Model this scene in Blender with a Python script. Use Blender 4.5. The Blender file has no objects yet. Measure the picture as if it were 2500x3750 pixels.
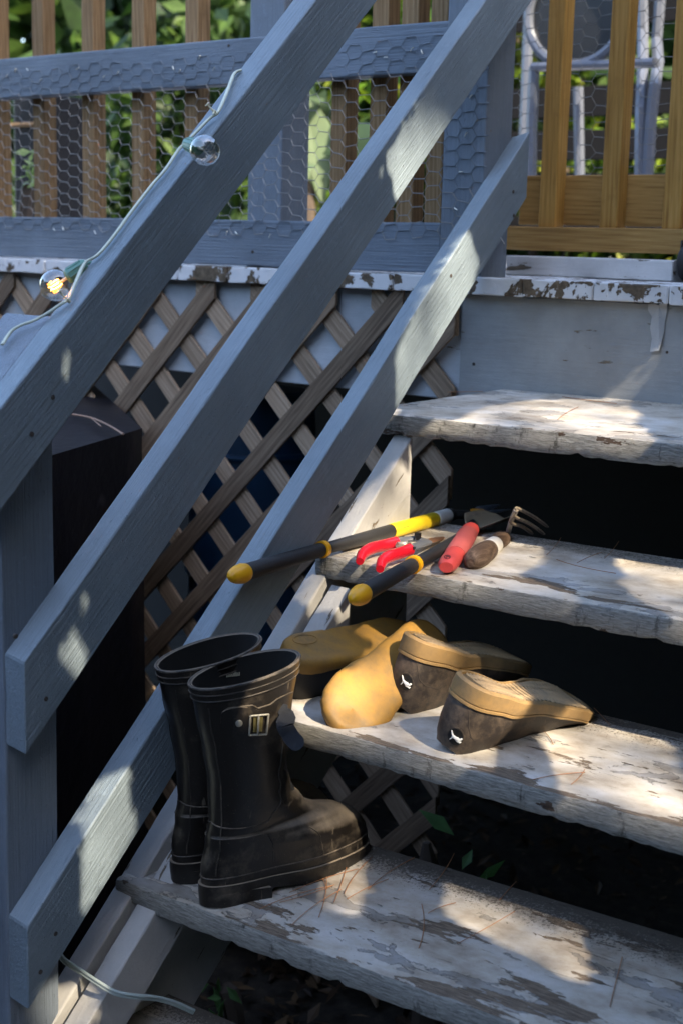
import bpy, bmesh, math, random
from mathutils import Vector, Matrix, noise
from math import radians, sin, cos, pi, tan, atan2, sqrt
random.seed(7)
S = 0.0254                       # everything is laid out in inches
C = bpy.context.scene.collection
# ------------------------------------------------------------------ camera
CAM = Vector((56.1113, -53.0053, 36.1713)); F = 5207.95
ROT = (Matrix.Rotation(radians(37.53588), 3, 'Z') @ Matrix.Rotation(radians(-1.47700), 3, 'Y')
       @ Matrix.Rotation(radians(79.29295), 3, 'X'))
def ray(u, v): return ROT @ Vector(((u-1250)/F, -(v-1875)/F, -1.0))
def at(u, v, ax, val):           # where the sight line through a photo point meets the plane axis=val
    d = ray(u, v); t = (val-CAM[ax])/d[ax]; return CAM + d*t
def atp(u, v, p, n):
    d = ray(u, v); n = Vector(n); t = (Vector(p)-CAM).dot(n)/d.dot(n); return CAM + d*t
SUN = Vector((0.72, -0.20, 0.67)).normalized()

# ------------------------------------------------------------------ mesh helpers
class MB:
    def __init__(s): s.v = []; s.f = []; s.mi = []; s.col = []
    def add(s, vs, fs, mi=0):
        o = len(s.v); s.v += [tuple(x) for x in vs]
        for f in fs: s.f.append([i+o for i in f]); s.mi.append(mi)
    def hexa(s, P, mi=0):        # P[0:4] one end ring, P[4:8] other end
        s.add(P, [(3,2,1,0),(4,5,6,7),(0,1,5,4),(1,2,6,5),(2,3,7,6),(3,0,4,7)], mi)
    def box(s, a, b, mi=0):
        x0,y0,z0 = a; x1,y1,z1 = b
        s.hexa([(x0,y0,z0),(x0,y1,z0),(x0,y1,z1),(x0,y0,z1),(x1,y0,z0),(x1,y1,z0),(x1,y1,z1),(x1,y0,z1)], mi)
    def tube(s, pts, r, n=8, caps=True, mi=0, flat=1.0):
        pts = [Vector(p) for p in pts]; m = len(pts)
        R = r if isinstance(r, (list, tuple)) else [r]*m
        up = None; rings = []
        for i, p in enumerate(pts):
            t = (pts[min(i+1, m-1)] - pts[max(i-1, 0)]).normalized()
            if up is None:
                up = Vector((0,0,1)) if abs(t.z) < .9 else Vector((1,0,0))
            a = t.cross(up).normalized(); b = a.cross(t).normalized(); up = b
            rings.append([p + (a*cos(2*pi*k/n) + b*sin(2*pi*k/n)*flat)*R[i] for k in range(n)])
        s.loft(rings, caps, mi)
    def loft(s, rings, caps=True, mi=0, closed=True):
        n = len(rings[0]); o = len(s.v)
        for r in rings: s.v += [tuple(x) for x in r]
        for i in range(len(rings)-1):
            for k in range(n if closed else n-1):
                a = o+i*n+k; b = o+i*n+(k+1) % n
                s.f.append([a, b, b+n, a+n]); s.mi.append(mi)
        if caps:
            s.f.append([o+k for k in range(n)][::-1]); s.mi.append(mi)
            s.f.append([o+(len(rings)-1)*n+k for k in range(n)]); s.mi.append(mi)
    def sphere(s, c, r, n=16, m=10, mi=0, sc=(1,1,1)):
        rings = []
        for i in range(m+1):
            a = pi*(i+.02*(i == 0)-.02*(i == m))/m
            rings.append([(c[0]+r*sc[0]*sin(a)*cos(2*pi*k/n), c[1]+r*sc[1]*sin(a)*sin(2*pi*k/n), c[2]+r*sc[2]*cos(a)) for k in range(n)])
        s.loft(rings[::-1], True, mi)
    def build(s, name, mats, parent=None, smooth=True, angle=35, bevel=0, xf=None):
        me = bpy.data.meshes.new(name)
        vs = s.v if xf is None else [tuple(xf @ Vector(v)) for v in s.v]
        me.from_pydata([(x*S, y*S, z*S) for x, y, z in vs], [], s.f)
        mats = mats if isinstance(mats, (list, tuple)) else [mats]
        for m in mats: me.materials.append(m)
        if any(s.mi): me.polygons.foreach_set('material_index', s.mi)
        bm = bmesh.new(); bm.from_mesh(me); bmesh.ops.recalc_face_normals(bm, faces=bm.faces)
        bm.to_mesh(me); bm.free()
        if smooth:
            me.polygons.foreach_set('use_smooth', [True]*len(me.polygons)); me.set_sharp_from_angle(angle=radians(angle if not getattr(s, 'pl', 0) else 13))
        o = bpy.data.objects.new(name, me); C.objects.link(o)
        if bevel:
            b = o.modifiers.new('Bevel', 'BEVEL'); b.width = bevel*S; b.segments = 2; b.limit_method = 'ANGLE'
        if parent is not None:
            o.parent = parent
            o.matrix_parent_inverse = parent.matrix_basis.inverted()
        return o
def empty(name, loc):
    o = bpy.data.objects.new(name, None); C.objects.link(o); o.location = Vector(loc)*S; o.empty_display_size = .05
    return o
def tag(o, label=None, cat=None, group=None, kind=None):
    if label: o['label'] = label
    if cat: o['category'] = cat
    if group: o['group'] = group
    if kind: o['kind'] = kind
    return o
def thing(name, label, cat, loc, group=None): return tag(empty(name, loc), label, cat, group)

def lerp(a, b, t): return a+(b-a)*t
def plank(P, bev=.09, seg=40, amp=.04, chip=.10, seed=0, freq=.35):
    """rounded, slightly uneven board: P = 4 corners at one end + the 4 matching corners at the other"""
    P = [Vector(p) for p in P]; m = MB(); rings = []
    for i in range(seg+1):
        t = i/seg; q = [P[k].lerp(P[k+4], t) for k in range(4)]
        c = (q[0]+q[1]+q[2]+q[3])/4; ring = []
        for k in range(4):
            a = q[k]; pr = (q[k-1]-a); nx = (q[(k+1) % 4]-a)
            n1 = noise.noise(Vector((t*(P[4]-P[0]).length*freq*2.7+seed*7.3, k*9.1, seed)))
            n2 = noise.noise(Vector((t*(P[4]-P[0]).length*freq*9+seed*3.3, k*5.7, seed+4)))
            b = bev + chip*max(0, n1)+chip*.5*max(0, n2)
            prn = pr.normalized(); nxn = nx.normalized()
            ring += [a+prn*b, a+(prn+nxn)*b*.32, a+nxn*b]
            mid = a+nx*.5; out = (mid-c).normalized()
            ring.append(mid + out*amp*.5*noise.noise(Vector((t*(P[4]-P[0]).length*.2, k*3.3, seed))))
        wob = Vector([noise.noise(Vector((t*(P[4]-P[0]).length*.12, j*11.1, seed*1.7)))*amp for j in range(3)])
        rings.append([p+wob for p in ring])
    # slightly inset end rings so the ends are rounded too
    c0 = sum(rings[0], Vector())/16; c1 = sum(rings[-1], Vector())/16
    d = (c1-c0).normalized()
    e0 = [c0+(p-c0)*(1-.10/max(.3, (p-c0).length)) - d*.07 for p in rings[0]]
    e1 = [c1+(p-c1)*(1-.10/max(.3, (p-c1).length)) + d*.07 for p in rings[-1]]
    m.loft([e0]+rings+[e1]); m.pl = 1; return m
def boxP(a, b):                 # corners of a box for plank(), running along x
    x0,y0,z0 = a; x1,y1,z1 = b
    return [(x0,y0,z0),(x0,y1,z0),(x0,y1,z1),(x0,y0,z1),(x1,y0,z0),(x1,y1,z0),(x1,y1,z1),(x1,y0,z1)]
def boxPz(a, b):
    x0,y0,z0 = a; x1,y1,z1 = b
    return [(x0,y0,z0),(x1,y0,z0),(x1,y1,z0),(x0,y1,z0),(x0,y0,z1),(x1,y0,z1),(x1,y1,z1),(x0,y1,z1)]
def boxPy(a, b):
    x0,y0,z0 = a; x1,y1,z1 = b
    return [(x0,y0,z0),(x0,y0,z1),(x1,y0,z1),(x1,y0,z0),(x0,y1,z0),(x0,y1,z1),(x1,y1,z1),(x1,y1,z0)]

# ------------------------------------------------------------------ material helpers
class NT:
    def __init__(s, name):
        s.m = bpy.data.materials.new(name); s.m.use_nodes = True; s.t = s.m.node_tree
        s.b = s.t.nodes['Principled BSDF']; s.L = s.t.links.new
        tc = s.t.nodes.new('ShaderNodeTexCoord'); s.obj = tc.outputs['Object']
    def n(s, typ, **kw):
        nd = s.t.nodes.new('ShaderNode'+typ)
        for k, v in kw.items():
            if isinstance(k, str) and hasattr(nd, k): setattr(nd, k, v)
            else: nd.inputs[k].default_value = v
        return nd
    def set(s, sock, val):
        if isinstance(val, bpy.types.NodeSocket): s.L(val, sock)
        elif isinstance(val, tuple) and len(val) == 3 and sock.type == 'RGBA': sock.default_value = (*val, 1)
        else: sock.default_value = val
    def map(s, vec=None, scale=(1,1,1), rot=(0,0,0), loc=(0,0,0)):
        m = s.n('Mapping'); s.L(vec or s.obj, m.inputs[0])
        m.inputs['Scale'].default_value = scale; m.inputs['Rotation'].default_value = rot; m.inputs['Location'].default_value = loc
        return m.outputs[0]
    def noise(s, vec, scale, detail=4, rough=.55, dist=0):
        n = s.n('TexNoise'); s.L(vec, n.inputs['Vector'])
        n.inputs['Scale'].default_value = scale; n.inputs['Detail'].default_value = detail
        n.inputs['Roughness'].default_value = rough; n.inputs['Distortion'].default_value = dist
        return n.outputs['Fac']
    def wave(s, vec, scale, dist=3, detail=3, dscale=1.5, direction='X', typ='BANDS'):
        n = s.n('TexWave'); n.wave_type = typ
        if typ == 'BANDS': n.bands_direction = direction
        s.L(vec, n.inputs['Vector']); n.inputs['Scale'].default_value = scale; n.inputs['Distortion'].default_value = dist
        n.inputs['Detail'].default_value = detail; n.inputs['Detail Scale'].default_value = dscale
        return n.outputs['Fac']
    def ramp(s, fac, stops, interp='LINEAR'):
        r = s.n('ValToRGB'); s.L(fac, r.inputs[0]); cr = r.color_ramp; cr.interpolation = interp
        while len(cr.elements) < len(stops): cr.elements.new(.5)
        for e, (p, c) in zip(cr.elements, stops):
            e.position = p; e.color = (*c, 1) if isinstance(c, tuple) else (c, c, c, 1)
        return r.outputs[0]
    def step(s, fac, a, b): return s.ramp(fac, [(a, 0.0), (b, 1.0)])
    def math(s, op, a, b=0.0, c=None):
        m = s.n('Math'); m.operation = op; s.set(m.inputs[0], a); s.set(m.inputs[1], b)
        if c is not None: s.set(m.inputs[2], c)
        return m.outputs[0]
    def mix(s, f, a, b):
        m = s.n('Mix'); m.data_type = 'RGBA'; s.set(m.inputs[0], f); s.set(m.inputs[6], a); s.set(m.inputs[7], b)
        return m.outputs[2]
    def mul(s, a, b):
        m = s.n('Mix'); m.data_type = 'RGBA'; m.blend_type = 'MULTIPLY'; m.inputs[0].default_value = 1
        s.set(m.inputs[6], a); s.set(m.inputs[7], b); return m.outputs[2]
    def bump(s, h, dist=.001, strength=1.0, prev=None):
        b = s.n('Bump'); s.L(h, b.inputs['Height']); b.inputs['Distance'].default_value = dist; b.inputs['Strength'].default_value = strength
        if prev is not None: s.L(prev, b.inputs['Normal'])
        return b.outputs[0]
    def sep(s, vec):
        n = s.n('SeparateXYZ'); s.L(vec, n.inputs[0]); return n.outputs
    def fin(s, col=None, rough=None, nrm=None, **kw):
        if col is not None: s.set(s.b.inputs['Base Color'], col)
        if rough is not None: s.set(s.b.inputs['Roughness'], rough)
        if nrm is not None: s.L(nrm, s.b.inputs['Normal'])
        for k, v in kw.items(): s.set(s.b.inputs[k.replace('_', ' ')], v)
        return s.m

# blue-grey painted lumber; ang = slope of the board about X (grain runs along it)
def paint_blue(name, ang=0, axis='X', base=(.19,.24,.28)):
    t = NT(name)
    v = t.map(rot=(-ang, 0, 0))
    sc = {'X': (1,14,14), 'Y': (14,1,14), 'Z': (14,14,1)}[axis]
    g = t.map(v, scale=sc)
    grain = t.noise(g, 22, 6, .6, .3); lines = t.noise(t.map(v, scale=tuple(.25 if q == 1 else q*1.6 for q in sc)), 14, 3, .5)
    peb = t.noise(t.obj, 520, 3, .7); lump = t.noise(t.obj, 60, 5, .55)
    big = t.noise(t.obj, 6, 4, .5)
    col = t.mix(t.step(big, .35, .7), tuple(c*.86 for c in base), tuple(c*1.12 for c in base))
    col = t.mix(t.math('MULTIPLY', t.step(lump, .60, .68), .35), col, tuple(c*1.3 for c in base))
    col = t.mul(col, t.ramp(t.noise(t.map(v, scale=tuple(.3 if q == 1 else q*2.2 for q in sc)), 16, 4, .6), [(.32, (.88,.88,.88)), (.55, (1,1,1)), (.75, (1.06,1.06,1.06))]))
    crack = t.math('MULTIPLY', t.step(t.noise(t.map(v, scale=tuple(.5 if q == 1 else q*1.2 for q in sc)), 30, 5, .65), .66, .70), t.step(t.noise(t.obj, 9, 3, .5), .48, .6))
    col = t.mix(t.math('MULTIPLY', crack, .7), col, (.035,.04,.045))
    chip = t.math('MULTIPLY', t.step(t.noise(t.map(v, scale=tuple(1.5 if q == 1 else q*.35 for q in sc)), 26, 6, .6), .735, .745), 1.0)
    col = t.mix(chip, col, (.20,.10,.04))
    blist = t.step(t.noise(t.map(v, scale=tuple(2.2 if q == 1 else q*.4 for q in sc)), 55, 2, .4), .66, .78)
    n1 = t.bump(peb, .0007, .8); n2 = t.bump(grain, .0012, .8, n1); n2 = t.bump(lines, .0018, .8, n2)
    n3 = t.bump(t.math('SUBTRACT', t.math('ADD', t.math('MULTIPLY', lump, .8), blist), t.math('MULTIPLY', crack, 1.4)), .0012, .9, n2)
    return t.fin(col, t.ramp(lump, [(.3, .42), (.7, .62)]), n3, Specular_IOR_Level=.45)

def tread_mat(name, bare=.5, dirt=.5, seed=0.0, wh=.7):
    t = NT(name); off = t.map(loc=(seed, seed*.7, seed*.3)); geo = t.n('NewGeometry'); N = t.sep(geo.outputs['Normal'])
    P = t.sep(t.obj)                        # object origin sits on the front top left corner
    st = t.map(off, scale=(1, 2.3, 2.3)); st2 = t.map(off, scale=(1, 16, 16))
    chips = t.noise(st, 7.5, 12, .62, .25); gate = t.noise(t.map(off, scale=(1, 2.2, 1), loc=(3,1,0)), 3.1, 2, .5)
    woodn = t.noise(st2, 34, 5, .65, .2); fine = t.noise(st2, 120, 4, .7)
    wood = t.ramp(woodn, [(.3, (.055,.042,.030)), (.5, (.14,.105,.075)), (.7, (.26,.205,.15))])
    white = t.mix(t.noise(off, 4, 4, .6), (wh*.82,wh*.81,wh*.80), (wh*1.05,wh*.98,wh*.88))
    grey = t.mix(t.noise(off, 14, 4, .6), (wh*.54,wh*.53,wh*.52), (wh*.70,wh*.68,wh*.66))
    m_w = t.step(t.math('ADD', chips, t.math('MULTIPLY', t.math('SUBTRACT', gate, .5), .55)), .428, .434)      # 1 = white coat kept
    chips2 = t.noise(t.map(off, scale=(1,3.6,3.6), loc=(7,2,1)), 5.2, 10, .62, .2)
    front = t.math('MULTIPLY', t.ramp(P['Y'], [(0.0, 1.0), (.09, 0.0)]), 1.0)
    far = t.ramp(P['X'], [(.12, 0.0), (.55, 1.0)])
    thr = t.math('ADD', t.math('MULTIPLY', far, .055*bare*2), t.math('MULTIPLY', front, .05*bare*2))
    m_b = t.step(t.math('ADD', chips2, thr), .630, .636)   # 1 = bare wood
    col = t.mix(m_w, grey, white)
    cw = t.math('ADD', chips, t.math('MULTIPLY', t.math('SUBTRACT', gate, .5), .55))
    edge_shade = t.math('MULTIPLY', t.math('SUBTRACT', 1.0, t.step(cw, .428, .431)), t.step(cw, .418, .427))
    col = t.mix(t.math('MULTIPLY', edge_shade, .75), col, (.07,.06,.05))  # shadow line painted in along the edges of the white chips
    stain = t.noise(t.map(off, scale=(1,1.6,1)), 11, 6, .65)
    col = t.mul(col, t.ramp(stain, [(.32, (.52,.45,.37)), (.5, (.82,.78,.71)), (.66, (1.,1.,1.))]))
    col = t.mix(m_b, col, wood)
    lichen = t.step(t.noise(off, 70, 6, .75), .62, .70)
    col = t.mix(t.math('MULTIPLY', m_b, t.math('MULTIPLY', lichen, .35)), col, (.09,.11,.06))
    back = t.ramp(P['Y'], [(.20, 0.0), (.285, 1.0)])
    sp = t.noise(off, 230, 5, .75)
    dm = t.step(t.math('ADD', sp, t.math('MULTIPLY', back, .16*dirt*2)), .635, .70)
    col = t.mix(t.math('MULTIPLY', dm, .85), col, (.035,.028,.022))
    d2 = t.step(t.math('ADD', t.noise(off, 26, 7, .7), t.math('MULTIPLY', back, .22*dirt*2)), .60, .80)
    col = t.mix(t.math('MULTIPLY', d2, .55), col, (.10,.085,.07))
    crk = t.step(t.noise(t.map(off, scale=(1,30,30)), 9, 5, .65), .655, .675)
    crk = t.math('MULTIPLY', crk, t.step(t.noise(off, 5, 2, .5), .5, .62))
    col = t.mix(t.math('MULTIPLY', crk, .85), col, (.03,.027,.025))
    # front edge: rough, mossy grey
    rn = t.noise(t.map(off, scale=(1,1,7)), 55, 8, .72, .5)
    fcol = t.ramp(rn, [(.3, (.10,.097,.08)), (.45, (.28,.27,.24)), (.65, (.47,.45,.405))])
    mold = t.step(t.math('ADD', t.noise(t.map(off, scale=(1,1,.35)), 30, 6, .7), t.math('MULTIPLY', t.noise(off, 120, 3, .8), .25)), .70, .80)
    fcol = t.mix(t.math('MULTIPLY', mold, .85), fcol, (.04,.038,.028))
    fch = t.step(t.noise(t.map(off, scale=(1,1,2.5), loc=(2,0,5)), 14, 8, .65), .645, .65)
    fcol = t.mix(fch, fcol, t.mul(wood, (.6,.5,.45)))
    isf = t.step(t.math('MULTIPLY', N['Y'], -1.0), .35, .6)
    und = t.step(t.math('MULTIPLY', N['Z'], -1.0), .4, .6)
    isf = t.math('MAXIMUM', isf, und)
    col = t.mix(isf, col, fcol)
    h = t.math('ADD', t.math('MULTIPLY', m_w, .35), t.math('MULTIPLY', m_b, -.75))
    h = t.math('SUBTRACT', h, t.math('MULTIPLY', crk, 1.0))
    h = t.math('ADD', h, t.math('MULTIPLY', woodn, t.math('ADD', t.math('MULTIPLY', m_b, .7), .14)))
    h = t.math('ADD', h, t.math('MULTIPLY', t.math('ADD', rn, t.math('MULTIPLY', fine, .35)), t.math('MULTIPLY', isf, 2.1)))
    n1 = t.bump(t.noise(off, 420, 3, .6), .0004, .6); n2 = t.bump(h, .0021, 1.0, n1)
    return t.fin(col, t.mix(m_b, (.55,.55,.55), (.85,.85,.85)), n2, Specular_IOR_Level=.35)

def paint_grey(name, base=(.42,.44,.46), axis='X', peel=.62, ang=0):
    t = NT(name); v = t.map(rot=(-ang,0,0)); sc = {'X': (1,12,12), 'Y': (12,1,12), 'Z': (12,12,1)}[axis]
    g = t.map(v, scale=sc); gr = t.noise(g, 12, 6, .6); peb = t.noise(t.obj, 240, 4, .6); st = t.noise(t.obj, 7, 6, .62)
    col = t.mix(t.step(st, .3, .7), tuple(c*.72 for c in base), tuple(c*1.12 for c in base))
    sp = t.step(t.noise(t.obj, 95, 5, .75), .665, .72)
    col = t.mix(t.math('MULTIPLY', sp, .6), col, (.10,.08,.06))
    pe = t.step(t.noise(t.map(v, scale=tuple(.5*q if q > 1 else q for q in sc)), 10, 9, .62), peel, peel+.006)
    col = t.mix(pe, col, t.ramp(gr, [(.3, (.07,.055,.04)), (.7, (.21,.17,.12))]))
    dr = t.step(t.noise(t.map(v, scale=tuple(2.5 if q > 1 else .6 for q in sc)), 16, 3, .5), .6, .75)
    n = t.bump(peb, .0006, .8); n = t.bump(t.math('SUBTRACT', t.math('ADD', gr, t.math('MULTIPLY', dr, .6)), pe), .0012, .8, n)
    return t.fin(col, .6, n, Specular_IOR_Level=.35)

def wood_mat(name, cols, ang=0, axis='Z', scale=1, rough=.7, knots=False):
    """raw lumber: three colours dark to light, rings stretched along the grain; ang turns the grain about Y"""
    t = NT(name); oi = t.n('ObjectInfo')
    vv = t.n('VectorMath'); vv.operation = 'ADD'; t.L(t.map(rot=(0, ang, 0)), vv.inputs[0])
    k = t.n('VectorMath'); k.operation = 'SCALE'; k.inputs[0].default_value = (3.1, 5.7, 9.3); t.L(oi.outputs['Random'], k.inputs['Scale']); t.L(k.outputs[0], vv.inputs[1])
    v = vv.outputs[0]
    sc = {'X': (.9,20,20), 'Y': (20,.9,20), 'Z': (20,20,.9)}[axis]
    g = t.map(v, scale=sc)
    a = t.noise(g, 9*scale, 4, .5, .8); b = t.noise(t.map(v, scale=tuple(q*3 if q > 1 else q for q in sc)), 22*scale, 5, .65)
    w = t.wave(t.map(v, scale=tuple(q*.6 if q > 1 else q*.7 for q in sc)), 5*scale, 7, 3, .8, 'DIAGONAL')
    f = t.math('ADD', t.math('MULTIPLY', a, .55), t.math('ADD', t.math('MULTIPLY', w, .10), t.math('MULTIPLY', b, .35)))
    col = t.ramp(f, [(.28, cols[0]), (.5, cols[1]), (.72, cols[2])])
    tone = t.n('Mix'); tone.data_type = 'FLOAT'; t.L(oi.outputs['Random'], tone.inputs[0]); tone.inputs[2].default_value = .78; tone.inputs[3].default_value = 1.15
    col = t.mul(col, tone.outputs[0])
    dk = t.step(t.noise(v, 14, 6, .7), .58, .75); col = t.mix(t.math('MULTIPLY', dk, .5), col, cols[0])
    n = t.bump(b, .0008, .8); n = t.bump(f, .001, .6, n)
    return t.fin(col, rough, n, Specular_IOR_Level=.3)

def plain(name, col, rough=.5, metal=0.0, var=.2, vs=30, bump=.0003, bs=200, **kw):
    t = NT(name); n = t.noise(t.obj, vs, 5, .6)
    c = t.mix(n, tuple(x*(1-var) for x in col), tuple(min(1, x*(1+var)) for x in col))
    nb = t.bump(t.noise(t.obj, bs, 4, .6), bump, 1.0)
    return t.fin(c, rough, nb, Metallic=metal, **kw)

def leaf_mat(name, cols, trans=.5, scale=14):
    t = NT(name); geo = t.n('NewGeometry')
    col = t.ramp(geo.outputs['Random Per Island'], [(i/(len(cols)-1), c) for i, c in enumerate(cols)])
    col = t.mul(col, t.ramp(t.noise(t.obj, scale, 3, .6), [(.3, (.65,.65,.65)), (.7, (1.2,1.2,1.1))]))
    t.fin(col, .55, None, Specular_IOR_Level=.4)
    tr = t.n('BsdfTranslucent'); t.L(col, tr.inputs[0]); mx = t.n('MixShader'); mx.inputs[0].default_value = trans
    t.L(t.b.outputs[0], mx.inputs[1]); t.L(tr.outputs[0], mx.inputs[2]); out = t.t.nodes['Material Output']; t.L(mx.outputs[0], out.inputs[0])
    return t.m

RA = radians(42)
M = {}
M['rail'] = paint_blue('blue_paint_rail', RA, 'Y')
M['blueX'] = paint_blue('blue_paint_board', 0, 'X', (.145,.18,.225))
M['blueZ'] = paint_blue('blue_paint_post', 0, 'Z', (.165,.20,.245))
M['bluenet'] = paint_blue('blue_paint_wire', 0, 'X', (.15,.18,.215))
M['t'] = [tread_mat('peeling_tread_paint_%s' % w, b, d, s, wh) for w, b, d, s, wh in
          [('a', .2, .9, 5.0, .46), ('b', .5, .9, 11.3, .50), ('c', .75, .6, 23.9, .60), ('d', .3, .45, 38.1, .64), ('e', .1, .15, 47.7, .72)]]
M['string'] = paint_grey('stringer_paint', (.44,.43,.41), 'Y', .66, RA)
M['fascia'] = paint_grey('riser_paint', (.30,.315,.32), 'X', .655)
M['rim'] = paint_grey('rim_paint', (.44,.47,.50), 'X', .72)
t = NT('deck_edge_paint'); a = t.noise(t.obj, 22, 9, .62, .3); bb = t.noise(t.map(scale=(1,.3,1)), 60, 6, .7)
ch = t.step(t.math('ADD', a, t.math('MULTIPLY', t.noise(t.obj, 2.2, 2, .5), .28)), .70, .707)
col = t.mix(ch, t.mix(t.noise(t.obj, 9, 5, .6), (.50,.51,.53), (.74,.74,.74)), t.ramp(bb, [(.35, (.05,.035,.022)), (.65, (.17,.125,.08))]))
col = t.mix(t.math('MULTIPLY', t.step(t.noise(t.map(scale=(1,.5,1), rot=(0,.6,0)), 45, 6, .75), .64, .68), .8), col, (.05,.045,.04))
M['edge'] = t.fin(col, .6, t.bump(t.math('SUBTRACT', t.math('ADD', t.noise(t.map(rot=(0,.7,0), scale=(2.5,1,.6)), 60, 6, .7), bb), ch), .002, 1.0), Specular_IOR_Level=.3)
M['lat'] = wood_mat('weathered_lattice_wood', [(.07,.046,.03),(.18,.125,.082),(.32,.235,.16)], radians(-45), 'Z')
M['lat2'] = wood_mat('weathered_lattice_wood_cross', [(.14,.10,.066),(.32,.23,.155),(.50,.385,.28)], radians(45), 'Z')
M['gold'] = wood_mat('treated_pine', [(.24,.11,.022),(.48,.26,.06),(.60,.36,.11)], 0, 'Z', 1, .55)
M['goldX'] = wood_mat('treated_pine_board', [(.24,.12,.03),(.45,.25,.07),(.58,.36,.12)], 0, 'X', 1, .55)
M['brown'] = wood_mat('old_baluster_wood', [(.11,.06,.024),(.24,.145,.065),(.37,.25,.135)], 0, 'Z', 1, .7)
M['galv'] = plain('galvanised_wire', (.27,.26,.245), .5, .6)

# ------------------------------------------------------------------ ground
def sheet(name, x0, y0, x1, y1, z, n, amp, mat):
    m = MB(); vs = []
    for j in range(n+1):
        for i in range(n+1):
            x = lerp(x0, x1, i/n); y = lerp(y0, y1, j/n)
            vs.append((x, y, z+amp*noise.fractal(Vector((x*.05, y*.05, 0)), 1, 2, 4)))
    m.add(vs, [(j*(n+1)+i, j*(n+1)+i+1, (j+1)*(n+1)+i+1, (j+1)*(n+1)+i) for j in range(n) for i in range(n)])
    return m.build(name, mat, None, True, 80)
t = NT('dark_soil'); a = t.noise(t.obj, 30, 8, .7)
col = t.ramp(a, [(.35, (.010,.008,.006)), (.55, (.030,.024,.017)), (.75, (.075,.058,.04))])
M['soil'] = t.fin(col, .9, t.bump(a, .01, 1))
GZ = -27
g = sheet('ground', -1400, -700, 900, 1500, GZ, 90, 3, M['soil']); g['kind'] = 'structure'

# ------------------------------------------------------------------ staircase
TR = [  # front y, front top z, left x, depth, z slope along x, rise to the back, width slope
    dict(y=-7.95, z=-8.45, x=-3.4, d=11.3, sx=.02, zb=.3),
    dict(y=.31, z=-.04, x=0.05, d=11.45, sx=.028, zb=.75, sy=.01),
    dict(y=8.41, z=8.76, x=.6, d=11.9, sx=.008, zb=.40, sy=-.002),
    dict(y=16.46, z=16.64, x=1.35, d=11.9, sx=.0145, zb=.65, sy=.006),
    dict(y=24.41, z=24.98, x=-.3, d=11.75, sx=.008, zb=1.06, sy=.0026)]
stair = thing('staircase', 'old wooden porch stairs with five worn treads of peeling white and grey paint', 'staircase', (22, 12, GZ))
RX = 46
def tread(k):
    q = TR[k]; y, z, x, d, sx, zb = q['y'], q['z'], q['x'], q['d'], q['sx'], q['zb']; sy = q.get('sy', 0); th = 1.45
    m = MB(); nx, cols = 90, 10; rings = []
    L = RX-x
    # left end outline: T4 is worn round at the back left corner
    for i in range(nx+1):
        tt = i/nx; xx = x+L*tt
        def pt(fy, top):          # fy: 0 front .. 1 back
            yy = y+sy*(xx-x)+d*fy; xo = xx
            if i < 6: xo = xx + (6-i)/6*(.10*noise.noise(Vector((yy*1.3, k, 2)))*2)
            if k == 4: xo += (1-min(1, tt*6))*(2.9*max(0, fy-.25)**1.2*1.5 - .5*(1-fy))
            zz = z+sx*(xx-x)+zb*fy
            if k == 3: zz -= .12*sin(pi*tt)
            return Vector((xo, yy, zz-(0 if top else th)))
        nz = lambda a, f: noise.noise(Vector((xx*f, a*7.7, k*3.1)))
        ch = max(0, nz(1, .9))*.16+max(0, nz(2, 3))*.07; cb = max(0, nz(3, 1.1))*.22+max(0, nz(4, 3.6))*.13
        ring = [pt(0, 0)+Vector((0, .10+cb*.6, .02+cb)), pt(0, 0)+Vector((0, .02+cb*.2, .14+cb)), pt(0, 0).lerp(pt(0, 1), .5)+Vector((0, .04*nz(5, 1.2), 0)),
                pt(0, 1)+Vector((0, .02, -.15-ch*.6)), pt(0, 1)+Vector((0, .07+ch*.4, -.05-ch*.2)), pt(0, 1)+Vector((0, .2+ch, .0))]
        for j in range(1, cols):
            ring.append(pt(j/cols, 1)+Vector((0, 0, .035*nz(10+j, .5)-.05*sin(pi*j/cols))))
        ring += [pt(1, 1)+Vector((0, -.12, 0)), pt(1, 1)+Vector((0, 0, -.12)), pt(1, 0)+Vector((0, 0, .1)), pt(1, 0)+Vector((0, -.1, 0))]
        rings.append(ring)
    e = []
    for dx, r in ((-.09, rings[0]), (.09, rings[-1])):
        c = sum(r, Vector())/len(r)
        e.append([Vector((p.x+dx, c.y+(p.y-c.y)*.992, z-th/2+zb*(p.y-y)/d+(p.z-(z-th/2+zb*(p.y-y)/d))*.86)) for p in r])
    m.loft([e[0]]+rings+[e[1]])
    o = m.build('tread', M['t'][k], None, True, 40, xf=Matrix.Translation((-x, -y, -z)))
    o.location = Vector((x, y, z))*S; o.parent = stair; o.matrix_parent_inverse = stair.matrix_basis.inverted()
    return o
for k in range(5): tread(k)
SL = .991
def stringer(x0, x1, c, dep, ya, yb, name='stringer', seed=1):
    f = lambda y: SL*y+c
    g = lambda y: .0576*(y+3.04) if x0 < 20 else 0
    P = []
    for y in (ya, yb): P += [(x0+g(y), y, f(y)-dep), (x0+g(y), y, f(y)), (x1+g(y), y, f(y)), (x1+g(y), y, f(y)-dep)]
    return plank(P, .10, 70, .05, .14, seed).build(name, M['string'], stair, True, 40)
stringer(-.5, 1.0, -1.09, 14, -22, 24.9)
stringer(1.45, 2.95, -1.45, 4.0, -5.4, 16.5, seed=2)
stringer(RX-4, RX-2.5, -1.09, 14, -22, 24.9, seed=3)
# riser board under the deck edge
plank(boxP((-1.0, 36.04, 24.4), (RX+6, 37.5, 32.72)), .08, 50, .05, .1, 5).build('riser', M['fascia'], stair)

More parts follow.
